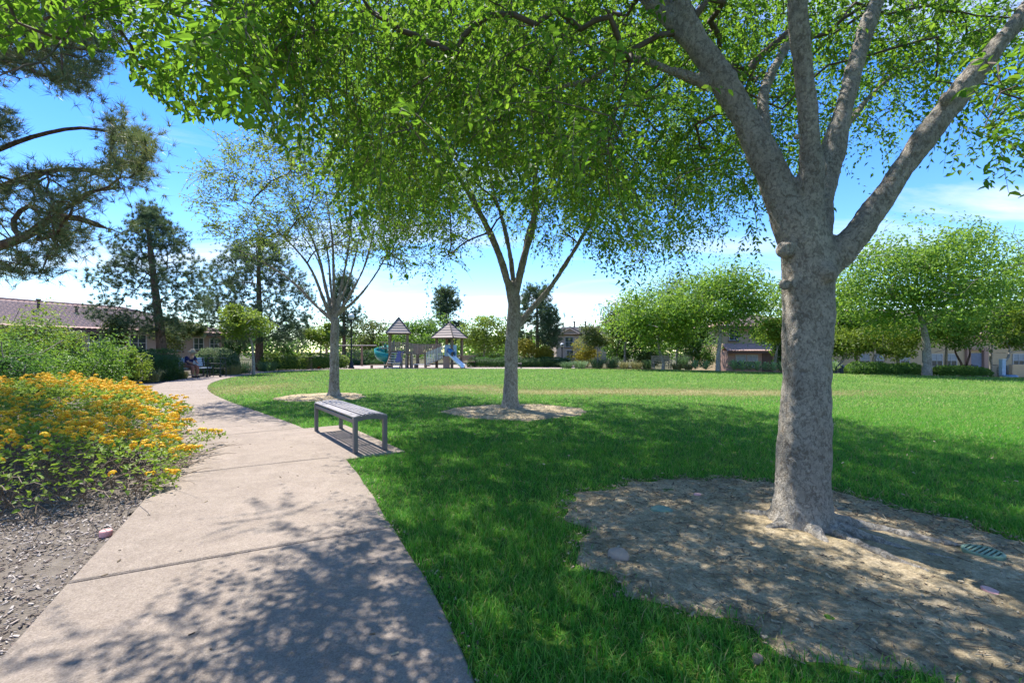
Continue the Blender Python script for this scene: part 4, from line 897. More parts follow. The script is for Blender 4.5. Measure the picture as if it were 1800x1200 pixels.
bg_tree('small_tree', 'bright lime small tree left of the sparse tree trunk', 564, 34, 562, 590, 33, 24, M_BG[1], 10, 3000, .14, .07, .8)
bg_tree('small_tree', 'grey half bare tree behind the long low hedge', 528, 37, 524, 590, 36, 40, M_BG[5], 10, 1500, .14, .1, .5, stems=3)
bg_tree('small_tree', 'slim pale tree in front of the tan house windows', 203, 21, 203, 585, 30, 45, M_BG[3], 10, 2200, .1, .05, .8)
bg_tree('small_tree', 'olive small tree behind the tall pine trunk', 318, 26, 320, 588, 38, 34, M_BG[3], 10, 2600, .12, .06, .8)
bg_tree('broadleaf_tree', 'dark green tree behind the gap right of the tan house', 420, 40, 418, 600, 40, 30, M_BG[2], 10, 2600, .18, .12, .5, TB)
for k, (x, y, hw, hh, d, m, lab) in enumerate([(1100, 612, 40, 30, 40, 2, 'dark shrub mass left of the pale slatted bench'), (1150, 608, 42, 28, 42, 2, 'dark shrub mass directly behind the pale slatted bench'), (1205, 606, 40, 30, 42, 2, 'dark shrub mass right of the pale slatted bench'),
        (1240, 610, 26, 24, 36, 0, 'mid green shrub beside the ochre house corner'), (930, 612, 26, 24, 38.5, 4, 'golden yellow shrub left of the pine trunk on the lawn side'), (958, 618, 14, 14, 38.5, 4, 'small golden shrub right of the pine trunk'), (1022, 612, 30, 20, 38, 4, 'golden yellow shrub in front of the grey roofed house'),
        (490, 612, 48, 26, 35, 2, 'dark green shrub between lime tree and long hedge'), (680, 622, 40, 18, 45, 2, 'dark shrub behind the spiral slide'), (635, 622, 36, 16, 46, 5, 'grey green shrub behind the swing post'), (860, 622, 40, 16, 44, 2, 'dark green shrub right of the white slide'), (1135, 628, 22, 14, 36, 3, 'olive shrub beside the straw grass tufts'), (1385, 625, 30, 20, 30, 2, 'dark shrub behind the pale agave bed')]):
    bg_tree('shrub', lab, x, d, x, y, hw, hh, M_BG[m], 10, 2200, .13, .05, .3, cat='shrub', stems=2)
for k, (tx, d, x, y, hw, hh, m, lab) in enumerate([(1085, 39, 1085, 585, 40, 36, 0, 'second row green tree above the straw grass tufts'), (1128, 40, 1128, 580, 45, 40, 2, 'second row dark tree left of the slim trunk'), (1192, 38, 1192, 585, 48, 38, 0, 'second row green tree right of the slim trunk'), (1225, 41, 1222, 580, 36, 40, 2, 'second row dark tree beside the ochre house'), (1378, 33, 1376, 588, 42, 40, 6, 'low green tree against the left side of the big trunk'),
        (1506, 30, 1506, 582, 60, 46, 6, 'second row bright tree right of the big trunk'), (1578, 30, 1575, 588, 50, 36, 6, 'second row lime tree left of the widest tree trunk'), (1662, 29, 1665, 575, 46, 38, 0, 'second row green tree above the beige house windows'), (1742, 28.5, 1745, 565, 56, 44, 0, 'second row green tree above the grey blue door')]):
    bg_tree('broadleaf_tree', lab, tx, d, x, y, hw, hh, M_BG[m], 18, 3300, .17, .09, .7, TB)
# bushes left of the path behind the flowers
for x, y, hw, hh, d, m, nl, sz, lab in [(60, 570, 62, 48, 15, 1, 5200, .075, 'tall yellow green bush sticking up in front of the tan house'), (20, 612, 95, 48, 12, 0, 7500, .065, 'large green bush at the left edge above the flowers'), (150, 612, 70, 30, 14, 0, 4500, .07, 'green bush left of the clipped hedge'),
        (45, 650, 70, 26, 10.5, 2, 4200, .06, 'low dark bush directly behind the orange flowers'), (110, 590, 40, 28, 14.5, 1, 3000, .07, 'lime green bush below the clay tile roof'), (230, 618, 30, 18, 16, 1, 2200, .07, 'small yellow green bush at the hedge corner')]:
    bg_tree('shrub', lab, x, d, x, y, hw, hh, M_BG[m], 16, nl, sz, .04, .3, cat='shrub', stems=3)
def distant_wood():
    C, R = [], []
    for a in np.linspace(-1.25, 1.25, 130):
        d = rng.uniform(66, 84); h = rng.uniform(3.6, 6.6)*(1.0 if abs(a) > .25 else .8); x = d*math.tan(a*.78)+rng.normal(0, 1)
        for q in range(3): C.append((x+rng.normal(0, 2), d+rng.normal(0, 2), h*(.25+.28*q))); R.append((rng.uniform(2, 3.4), 2.4, h*.3))
    P, D, N, L = scatter_leaves(np.array(C), np.array(R), 26000, .55); ok = P[:, 2] > 0
    tag(put('distant_trees', mesh_np('distant_trees', *leaf_np(P[ok], D[ok], N[ok], L[ok], L[ok]*.6, .25, 1), M_BG[0])), 'hazy line of distant trees beyond the houses', 'trees', kind='stuff')
distant_wood()
def hedge(label, x0, d0, x1, d1, ytop, depth, mat, n, size):
    a = np.array([(x0-900)/800*d0, d0, 0]); b = np.array([(x1-900)/800*d1, d1, 0]); h = EYE+(618-ytop)/800*(d0+d1)/2; ax = b-a; Ln = np.linalg.norm(ax); ax /= Ln; pn = np.array([-ax[1], ax[0], 0])
    root = thing('clipped_hedge', label, 'hedge', (a+b)/2)
    u = rng.uniform(0, 1, n); s = rng.uniform(-1, 1, n); v = rng.uniform(0, 1, n)
    f = rng.integers(0, 3, n); s = np.where(f == 0, -1, np.where(f == 1, 1, s)); v = np.where(f == 2, 1, v)
    e = np.minimum(1, np.minimum(u, 1-u)*Ln/.5); rnd = np.sqrt(np.clip(1-(1-e)**2, 0, 1)); shp = 1-.18*np.abs(s)**4*(v > .7)
    bump = 1+.06*np.sin(u*Ln*2.1)+.05*np.sin(u*Ln*5.3+s)
    P = a+ax*(u*Ln)[:, None]+pn*(s*depth/2*(.4+.6*rnd)*np.where(v > .8, .88, 1)+rng.normal(0, .05, n))[:, None]; P[:, 2] = v*h*shp*bump*(.35+.65*rnd)+rng.normal(0, .03, n)
    N = unit(pn[None]*s[:, None]+np.array([0, 0, 1])*(v[:, None])+rng.normal(0, .6, (n, 3))); D = unit(np.cross(N, rng.normal(size=(n, 3)))); L = size*rng.uniform(.6, 1.3, n)
    put('foliage', mesh_np('foliage', *leaf_np(P, D, N, L, L*.6, .25, 1), mat), root, kind='stuff')
    m = MB(); m.box((a+b)/2+np.array([0, 0, h*.45]), (Ln*.95, depth*.75, h*.78), rz=math.atan2(ax[1], ax[0]), bevel=.2); m.build('stems', M_BG[2], root)  # added solid dark core paints the hedge's shaded inside, no stems modelled
hedge('dark clipped hedge left of the seated person, below the tall pine', 170, 17.5, 303, 21.0, 615, 1.5, M_BG[2], 9000, .07)
hedge('pale clipped hedge below the tan house corner windows', 350, 23.8, 412, 25.5, 616, 1.6, M_BG[5], 5000, .08)
hedge('long low leafy hedge along the far bend of the path', 452, 31, 612, 34.5, 623, 1.6, M_BG[1], 7000, .1)
hedge('long dark low hedge beyond the play surface', 822, 37.5, 1003, 37.5, 629, 1.4, M_BG[2], 8000, .1)
hedge('low bright hedge right of the big trunk', 1488, 25.8, 1622, 24.6, 639, 1.2, M_BG[0], 6000, .085)
hedge('short low hedge in front of the grey blue door', 1640, 24.3, 1738, 23.6, 645, 1.0, M_BG[0], 4000, .085)
hedge('low dark hedge under the globe lamp behind the swing', 588, 42, 690, 44, 634, 1.2, M_BG[2], 3500, .12)
def tuft(label, x, d, h, r, n, mat, w=.02):
    b = np.array([(x-900)/800*d, d, 0.0]); a = rng.uniform(0, 6.28, n); rr = r*np.sqrt(rng.uniform(0, 1, n))*.45; ln = h*rng.uniform(.6, 1.15, n); lean = rng.uniform(.15, 1.0, n)*r*1.1; la = a+rng.normal(0, .5, n)
    B = b+np.stack([rr*np.cos(a), rr*np.sin(a), 0*a], -1); O = np.stack([np.cos(la), np.sin(la), 0*la], -1); Sx = np.stack([-np.sin(la), np.cos(la), 0*la], -1)*w/2
    M = B+O*(lean*.4)[:, None]+np.array([0, 0, 1.0])*(ln*.7)[:, None]; T = B+O*lean[:, None]+np.array([0, 0, 1.0])*(ln*np.clip(1.05-.5*lean/r, .35, 1))[:, None]
    V = np.stack([B-Sx, B+Sx, M+Sx*.8, M-Sx*.8, T], 1).reshape(-1, 3); i = np.arange(n)*5
    o = put('ornamental_grass', mesh_np('ornamental_grass', V, [np.stack([i, i+1, i+2, i+3], -1), np.stack([i+3, i+2, i+4], -1)], mat)); tag(o, label, 'grass tuft', 'ornamental grass tufts')
for x, d, h, r, m, lab in [(300, 20.5, .75, .7, M_BLUEG, 'green arching grass tuft left of the seated person'), (268, 19, .65, .6, M_STRAW, 'dry grass tuft at the foot of the dark hedge'), (318, 21, .45, .5, M_STRAW, 'low straw tuft nearest the seated person'), (408, 24.5, .7, .8, M_STRAW, 'straw grass tuft right of the walking frame'), (425, 26, .85, .9, M_BLUEG, 'green grass tuft left of the leaning lime tree'), (395, 26.5, .8, .8, M_BLUEG, 'green grass tuft behind the walking frame'), (470, 29, .75, .9, M_BLUEG, 'blue green tuft at the start of the long low hedge'),
        (996, 34.5, .6, .8, M_BLUEG, 'pale grass tuft at the end of the dark hedge'), (1020, 34.5, .7, .9, M_AGAVE, 'silvery grass tuft below the golden shrub'), (1050, 35, .9, .9, M_BLUEG, 'blue green tuft below the airy small tree'), (1075, 35, 1.0, .9, M_BLUEG, 'taller blue green tuft left of the straw tufts'), (1097, 33.2, .6, .6, M_STRAW, 'straw coloured tuft furthest from the pale bench'), (1119, 33.2, .65, .7, M_STRAW, 'straw coloured tuft left of the pale bench'), (1138, 34, .8, .7, M_BLUEG, 'green tuft touching the pale bench left end'), (1190, 32.2, .55, .6, M_STRAW, 'straw coloured tuft right of the pale bench'), (1200, 34, 1.1, .7, M_BLUEG, 'tall green tuft between bench and agaves'), (1210, 31.5, .5, .5, M_STRAW, 'low straw tuft at the left end of the agaves')]:
    tuft(lab, x, d, h, r, 260, m, .022)
# agaves: each leaf its own piece
def agave_leaf_mesh():
    P = np.array([[0, 0, 0], [.035, .02, .02], [.075, .45, .10], [.06, .75, .10], [0, 1.0, .04], [-.06, .75, .10], [-.075, .45, .10], [-.035, .02, .02], [0, .45, .04], [0, .75, .06]])
    return mesh_np('leaf', P, [np.array([[0, 1, 2, 8], [0, 8, 6, 7], [8, 2, 3, 9], [6, 8, 9, 5]]), np.array([[9, 3, 4], [5, 9, 4]])], M_AGAVE, True)
AGM = agave_leaf_mesh()
spots = [(1222, 30.8), (1241, 30.2), (1290, 28.9), (1305, 28.4), (1318, 29.2), (1331, 28.0), (1345, 28.6), (1360, 27.6), (1374, 28.3), (1466, 26.6), (1452, 26.9)]
names_ = ['pale agave at the left end of the agave row', 'pale agave second from the left, beside the straight trunk', 'pale agave just right of the straight pale trunk', 'small pale agave two places right of the straight pale trunk', 'pale agave in the middle of the row, set slightly back', 'large pale agave in the front of the row middle', 'pale agave behind the large front one', 'pale agave nearest the big trunk on its left side', 'pale agave half hidden by the left side of the big trunk', 'green agave nearest the low bright hedge', 'green agave tucked against the right side of the big trunk']
for (x, d), lab in zip(spots, names_):
    t = thing('agave_plant', lab, 'agave', ((x-900)/800*d, d, 0), rng.uniform(0, 6), 'agaves at the lawn edge'); sc = rng.uniform(.5, .68)
    for k in range(20):
        o = bpy.data.objects.new('leaf', AGM); col.objects.link(o); o.parent = t
        tilt = .25+1.05*(k/19)**.8; o.rotation_euler = (tilt, 0, k*2.4); s = sc*(.8+.35*(1-abs(k/19-.5))); o.scale = (s*1.15, s, s); o.location = (0, 0, .06+.12*k/19)

# ------------------------------------------------------------------ orange lantana beside the path
def lantana():
    root = thing('lantana_shrub', 'sprawling orange flowering lantana mass spilling over the path edge', 'shrub', (-4.6, 5.6, 0))
    s0 = np.argmin(np.abs(EDGE_L[:, 1]-3.95)); s1 = np.argmin(np.abs(EDGE_L[:150, 1]-13.2))
    over = (.05+.25*wav(ARC, ARC*0, 1.4, 77))*np.interp(EDGE_L[:, 1], [4, 6, 8, 12], [.6, 1.3, 2.2, 1.6])
    rim = (EDGE_L-LEFTN*over[:, None])[s0:s1]
    poly = [tuple(p[:2]) for p in rim]+[(-19, 15), (-17, 8), (-8, 3.4), (-4.5, 2.95), (-3.45, 3.3)]
    PX = np.array(poly)
    def height(X, Y):
        d = np.full(len(X), 9.0)
        for i in range(0, len(PX)):
            a, b = PX[i], PX[(i+1) % len(PX)]; ab = b-a; t = np.clip(((X-a[0])*ab[0]+(Y-a[1])*ab[1])/max(ab@ab, 1e-9), 0, 1)
            d = np.minimum(d, np.hypot(X-a[0]-t*ab[0], Y-a[1]-t*ab[1]))
        return np.sqrt(np.clip(d/2.0, 0, 1))*.56*(.75+.45*wav(X, Y, 2.3, 21))+.10, d
    n = 135000; X = rng.uniform(-18, -2.2, n); Y = rng.uniform(2.9, 14, n); k = inside(poly, X, Y) & (X > -1.2*Y-1.0); X, Y = X[k], Y[k]
    pr = np.clip(1.0-(Y-4)/9, .12, 1); k = rng.uniform(size=len(X)) < pr; X, Y = X[k], Y[k]
    h, dd = height(X, Y); bare = wav(X, Y, 2.6, 23)*.6+wav(X, Y, 6, 24)*.4
    front = np.clip((4.9-Y+.12*(X+3))/1.0, 0, 1)*np.clip((-3.15-X)/.6, 0, 1)
    k = rng.uniform(size=len(X)) > front*np.where(bare > .46, .82, .15); X, Y, h, dd = X[k], Y[k], h[k], dd[k]
    z = h*np.clip(1-np.abs(rng.normal(0, .22, len(X))), .02, 1)+rng.normal(0, .02, len(X)); z = np.maximum(z, .02)
    P = np.stack([X, Y, z], -1); N = unit(np.array([0, 0, 1.0])+rng.normal(0, .55, P.shape)); D = unit(np.cross(N, rng.normal(size=P.shape))); L = rng.uniform(.032, .056, len(P))*np.interp(Y, [3, 6, 12], [1, 1.15, 1.9])
    # shoots reaching over the concrete
    sh = []; LP = [P]; LDn = [D]; LNn = [N]; LL = [L]; tips = []
    for a, b, zz in [(gnd(330, 800), gnd(392, 782), .12), (gnd(300, 830), gnd(345, 812), .10), (gnd(300, 742), gnd(330, 738), .14), (gnd(270, 872), gnd(300, 856), .06), (gnd(310, 812), gnd(376, 795), .2), (gnd(308, 762), gnd(342, 764), .12)]:
        m = 90; t = rng.uniform(0, 1, m); c = a+(b-a)*t[:, None]+rng.normal(0, .05, (m, 3)); c[:, 2] = .06+zz*np.sin(t*2.4)+rng.normal(0, .03, m); c[:, 2] = np.maximum(c[:, 2], .03)
        LP.append(c); LNn.append(unit(np.array([0, 0, 1.0])+rng.normal(0, .6, c.shape))); LDn.append(unit(rng.normal(size=c.shape))); LL.append(rng.uniform(.03, .05, m))
        tt = np.linspace(0, 1, 8); sh.append(tube_np(np.stack([a[0]+(b-a)[0]*tt, a[1]+(b-a)[1]*tt, .06+zz*np.sin(tt*2.4)], -1), np.linspace(.006, .002, 8), 4))
        for q in range(5): u = rng.uniform(.55, 1.0); tips.append([*(a+(b-a)*u+rng.normal(0, .04, 3))[:2], .10+zz*math.sin(u*2.4)])
    put('foliage', mesh_np('foliage', *leaf_np(np.concatenate(LP), np.concatenate(LDn), np.concatenate(LNn), np.concatenate(LL), np.concatenate(LL)*.62, .25, 2), M_LANT), root, kind='stuff')
    # stems: tangle at the open front, a few long bare shoots
    for q in range(900):
        x = rng.uniform(-6.5, -2.9); y = rng.uniform(3.2, 6.0)
        if not inside(poly, np.array([x]), np.array([y]))[0]: continue
        a = rng.uniform(0, 6.28); ln = rng.uniform(.25, .8); tt = np.linspace(0, 1, 6); hh = height(np.array([x]), np.array([y]))[0][0]*rng.uniform(.4, 1.0)
        P = np.stack([x+np.cos(a+tt*rng.normal(0, .6))*ln*tt, y+np.sin(a)*ln*tt, .015+hh*np.sin(tt*1.9)*.9], -1); sh.append(tube_np(P, np.linspace(.0045, .0018, 6)*rng.uniform(.6, 1.4), 3))
    for pts in [[gnd(0, 800), at(60, 790, 4.3), at(120, 768, 4.6)], [gnd(20, 845), at(90, 800, 4.2), at(150, 775, 4.4), at(190, 765, 4.5)], [gnd(60, 925), at(38, 890, 3.5), at(52, 865, 3.6), at(78, 850, 3.7)], [gnd(120, 860), at(160, 815, 4.3), at(200, 780, 4.6)], [gnd(0, 870), at(70, 850, 3.9), at(140, 830, 4.0)]]:
        sh.append(tube_np(smooth_curve(pts, 12), np.linspace(.006, .003, 12), 5))
    put('stems', mesh_np('stems', *join(sh), M_STALK), root, kind='stuff')
    # flower heads
    n = 7800; X = rng.uniform(-17, -2.3, n); Y = rng.uniform(3.2, 13.5, n); k = inside(poly, X, Y) & (X > -1.2*Y-.6); X, Y = X[k], Y[k]
    dn = np.clip(wav(X, Y, 1.6, 25)*1.3-.15, .15, 1)*np.interp(Y, [3.3, 4.4, 6], [.45, .85, 1]); k = rng.uniform(size=len(X)) < dn; X, Y = X[k], Y[k]
    h, dd = height(X, Y); H = [np.stack([X, Y, h+rng.uniform(-.05, .05, len(X))], -1)]
    more = H[0][rng.uniform(size=len(X)) < .55]; H.append(more+rng.normal(0, .035, more.shape)); H.append(more+rng.normal(0, .05, more.shape)); H.append(np.array(tips))
    H = np.concatenate(H); R = rng.uniform(.022, .038, len(H))
    g = 17; i = np.arange(g)+.5; ph = np.arccos(1-i/g*1.05); th = np.pi*(1+5**.5)*i
    u = np.stack([np.cos(th)*np.sin(ph), np.sin(th)*np.sin(ph), np.cos(ph)*.8], -1); e1 = unit(np.cross(u, [.2, .1, 1.0])); e2 = np.cross(u, e1); s = .36
    fv = np.stack([u+e1*s, u+e2*s, u-e1*s, u-e2*s], 1).reshape(-1, 3); fi = np.arange(g*4).reshape(g, 4)
    hm = mesh_np('flower_head', fv, fi, M_PETAL)
    x, y, d = project(H); seen = (x > 0) & (x < 1800) & (y > 0) & (y < 1200); idx = np.where(seen)[0]; big = idx[np.argsort(d[idx]/R[idx])[:300]]
    inv = world_m(root).inverted()
    for q in big:
        o = bpy.data.objects.new('flower_head', hm); col.objects.link(o); o.parent = root; tl = rng.normal(0, .4, 2)
        o.matrix_basis = inv @ Matrix.Translation(Vector(H[q])) @ Matrix.Rotation(tl[0], 4, 'X') @ Matrix.Rotation(tl[1], 4, 'Y') @ Matrix.Rotation(rng.uniform(0, 6), 4, 'Z') @ Matrix.Scale(R[q], 4)
    rest = np.ones(len(H), bool); rest[big] = False; Hr, Rr = H[rest], R[rest]*np.interp(H[rest][:, 1], [4, 12], [1, 1.5])
    V = (fv[None]*Rr[:, None, None]+Hr[:, None]).reshape(-1, 3); F = (fi[None]+(np.arange(len(Hr))*g*4)[:, None, None]).reshape(-1, 4)
    put('flower_heads', mesh_np('flower_heads', V, F, M_PETAL), root, kind='stuff'); print('flowers', len(H))
lantana()
# ------------------------------------------------------------------ slatted bench on its pad
def slat_bench():
    rz = math.atan2(axis[1], axis[0]); loc = bench_c.copy(); loc[2] = .017
    t = thing('slatted_bench', 'grey metal backless slatted bench beside the curving path', 'bench', loc, rz)
    H = .445; hw = BW/2
    arch = lambda y: .028*(1-(y/hw)**2)
    ys = [(hw-.045, .085)]+[(hw-.045-.0425-.018-.02-k*.050, .034) for k in range(5)]+[(-hw+.03, .056)]
    for y, w in ys:
        n = 14; m = MB(); ang = math.atan(-2*.028*y/hw**2)
        M = np.array([[1, 0, 0], [0, math.cos(ang), -math.sin(ang)], [0, math.sin(ang), math.cos(ang)]])
        m.box((0, y, H-.012+arch(y)), (BL-.012, w, .02), M=M, bevel=.004); m.build('slat', M_BENCHTOP, t, local=True)
    for x in (-BL/2+.028, BL/2-.028):
        yy = np.linspace(-hw, hw, 9); m = MB()
        for a, b in zip(yy[:-1], yy[1:]): m.beam((x, a, H-.045+arch(a)), (x, b, H-.045+arch(b)), .05, .05)
        m.build('end_rail', M_BENCH, t, local=True)
        for y in (-hw+.025, hw-.025):
            MB().box((x, y, (H-.02)/2), (.062, .05, H-.02), bevel=.005).build('leg', M_BENCH, t, local=True)
            MB().box((x+(.06 if x < 0 else -.06), y, .006), (.11, .045, .012), bevel=.003).lathe([(.012, 0), (.012, .014), (.006, .018)], (x+(.08 if x < 0 else -.08), y, .008), 6).build('foot_plate', M_BENCH, t, local=True)
    for y in (-hw+.02, hw-.02): MB().box((0, y, H-.06), (BL-.12, .03, .05), bevel=.004).build('side_rail', M_BENCH, t, local=True)
    for x in (-.33, .33): MB().box((x, 0, H-.038), (.05, BW-.06, .016)).build('cross_bar', M_BENCH, t, local=True)
slat_bench()

# ------------------------------------------------------------------ houses
def tile_slope(e0, e1, r0, r1, pitch_w=.26, course=.42, amp=.035):
    """barrel tiles between eave e0-e1 and ridge r0-r1"""
    e0, e1, r0, r1 = [np.array(p, float) for p in (e0, e1, r0, r1)]; Ln = np.linalg.norm(e1-e0); ax = (e1-e0)/Ln
    hr = (r0+r1)/2-(e0+e1)/2; hr = hr-ax*np.dot(hr, ax); sl = np.linalg.norm(hr); sv = hr/sl; up = np.cross(ax, sv); up *= np.sign(up[2])
    ncol = int(Ln/(pitch_w/3)); nc = max(2, int(sl/course)); uu = np.linspace(0, Ln, ncol); a0 = np.dot(r0-e0, ax); a1 = np.dot(r1-e0, ax); V = []
    rows = []
    for c in range(nc): rows += [(c/nc, .03), ((c+1)/nc-.001, .0)]
    for t, st in rows:
        lo, hi = a0*t, Ln+(a1-Ln)*t; u = np.clip(uu, lo, hi)
        P = e0+ax*u[:, None]+sv*(t*sl)+up*(amp*np.abs(np.sin(u*np.pi/pitch_w))+st)[:, None]; V.append(P)
    V = np.concatenate(V); i = (np.arange(len(rows)-1)[:, None]*ncol+np.arange(ncol-1)[None]).ravel()
    return V, np.stack([i, i+1, i+ncol+1, i+ncol], -1)
def window(root, o, ax, nn, u, z, w, h, sill=True, bars=1, blind=False, label=None):
    c = np.array(o)+ax*u; c[2] = z; rz = math.atan2(ax[1], ax[0])
    W = MB(); t = .06
    for s in (-1, 1):
        W.box(c+ax*s*(w/2-t/2)+nn*.03, (t, .07, h), rz); W.box(c+np.array([0, 0, s*(h/2-t/2)])+nn*.031, (w-2*t, .07, t), rz)
    f = W.build('window', M_FRAME, root)
    MB().box(c+nn*.012, (w-.02, .02, h-.02), rz).build('pane', M_GLASS, f)
    if blind: MB().box(c+nn*.03+np.array([0, 0, h*.2]), (w-2*t, .01, h*.5), rz).build('blind', M_SHADE, f)
    B = MB(); B.box(c+nn*.04, (.035, .035, h-2*t), rz)
    if bars: B.box(c+nn*.041, (w-2*t, .03, .035), rz)
    B.build('glazing_bar', M_FRAME, f)
    if sill: MB().box(c+nn*.07-np.array([0, 0, h/2+.05]), (w+.16, .14, .1), rz, bevel=.01).build('sill', M_FASC, f)
def tan_house():
    A = np.array([-27.5, 22, 0.]); ax = np.array([.371, .9285, 0]); nn = np.array([.9285, -.371, 0]); Ln = 14.0; dep = 9.0; ez = 2.62; rzv = 4.35
    root = thing('tan_house', 'low tan stucco house with clay tile hip roof behind left hedge', 'house', A)
    A0 = A-ax*10; L2 = Ln+10; rz = math.atan2(ax[1], ax[0])
    MB().box(A0+ax*L2/2-nn*dep/2+np.array([0, 0, ez/2-.1]), (L2, dep, ez+.1), rz).build('wall', M_STUC1, root)
    o = .5; E0 = A0-ax*o+nn*o+[0, 0, ez-.02]; E1 = A0+ax*(L2+o)+nn*o+[0, 0, ez-.02]; B0 = A0-ax*o-nn*(dep+o)+[0, 0, ez-.02]; B1 = A0+ax*(L2+o)-nn*(dep+o)+[0, 0, ez-.02]
    R0 = A0+ax*4-nn*dep/2+[0, 0, rzv]; R1 = A0+ax*(L2-4.2)-nn*dep/2+[0, 0, rzv]; R0[2] = R1[2] = rzv
    rf = put('roof', mesh_np('roof', *join([tile_slope(E0, E1, R0, R1), tile_slope(E1, B1, R1, R1), tile_slope(B1, B0, R1, R0), tile_slope(B0, E0, R0, R0)]), M_ROOF1, True), root)
    m = MB()
    for a, b in ((R0, R1), (R1, E1), (R1, B1), (R0, E0)):
        m.tube([a+[0, 0, .05], (a+b)/2+[0, 0, .05], b+[0, 0, .05]], .09, 7)
    m.build('ridge_tiles', M_ROOF1, rf)
    MB().beam((E0+E1)/2*1+(E0-E1)/2-[0, 0, .1], E1-[0, 0, .1], .05, .2).build('fascia', M_FASC, root)
    MB().beam(E1-[0, 0, .1], B1-[0, 0, .1], .05, .2).build('fascia', M_FASC, root)
    for u, h in ((-2.0, .5), (1.2, .55), (4.5, .6), (6.3, .35)):
        p = A+ax*u-nn*2.6; p[2] = ez+1.1; MB().lathe([(.07, 0), (.07, h), (.12, h), (.12, h+.08)], p, 8).build('vent_pipe', M_FASC, rf)
    for u, z, w, h in ((6.2, 1.85, 1.1, 1.05), (8.3, 1.83, 1.0, 1.1), (10.7, 1.7, .7, .8), (12.2, 1.83, .78, .9), (13.35, 1.83, .72, .85), (3.6, 1.85, 1.0, 1.05)): window(root, A, ax, nn, u, z, w, h)
    MB().tube([A+ax*(Ln+.05)+nn*.06+[0, 0, 0], A+ax*(Ln+.05)+nn*.06+[0, 0, ez-.1]], .05, 8).build('downpipe', M_FASC, root)
tan_house()
def grey_roof_house():
    d = 54; x0, x1 = (978-900)/800*d, (1066-900)/800*d; z0 = .0; root = thing('beige_house', 'beige house with grey brown roof between trees right of centre', 'house', (x0, d, 0))
    eL = EYE+(618-588)/800*d; MB().box(((x0+x1)/2, d+4, eL/2-.1), (x1-x0, 8, eL+.1)).build('wall', M_STUC3, root)
    xm = x0+2.6; rg = EYE+(618-571)/800*d
    E0, E1 = np.array([x0-.4, d-.5, eL]), np.array([x1+.4, d-.5, eL]); R0, R1 = np.array([x0+1.2, d+4, rg]), np.array([x1+.2, d+4, rg]); B0, B1 = np.array([x0-.4, d+8.5, eL]), np.array([x1+.4, d+8.5, eL])
    rf = put('roof', mesh_np('roof', *join([tile_slope(E0, E1, R0, R1, .3, .5, .03), tile_slope(B1, B0, R1, R0, .3, .5, .03), tile_slope(B0, E0, R0, R0, .3, .5, .03)]), M_ROOF2, True), root)
    # front gable
    g = np.array([[x0+.2, d-.02, eL], [x0+2.9, d-.02, eL], [x0+1.55, d-.02, eL+.75]]); MB().add(np.concatenate([g, g+[0, .6, 0]]), [(0, 1, 2), (5, 4, 3), (0, 3, 4, 1), (1, 4, 5, 2), (2, 5, 3, 0)]).build('gable', M_STUC3, root)
    m = MB(); m.beam((x0+1.55, d-.35, eL+.92), (x0-.2, d-.35, eL-.02), .5, .1); m.beam((x0+1.55, d-.35, eL+.92), (x0+3.3, d-.35, eL-.02), .5, .1); m.build('gable_trim', M_ROOF2, root)
    for u in (2.6, 4.0): MB().lathe([(.1, 0), (.1, .7), (.14, .7), (.14, .8)], (x0+u, d+3.4, rg-.15), 8).build('vent_pipe', M_FASC, rf)
    a = np.array([1.0, 0, 0]); nn = np.array([0, -1.0, 0]); window(root, (x0, d, 0), a, nn, 1.5, EYE+(618-601)/800*d, 1.0, 1.2); window(root, (x0, d, 0), a, nn, 1.6, .9, .9, 1.1); window(root, (x0, d, 0), a, nn, 4.2, EYE+(618-603)/800*d, .9, 1.1)
grey_roof_house()
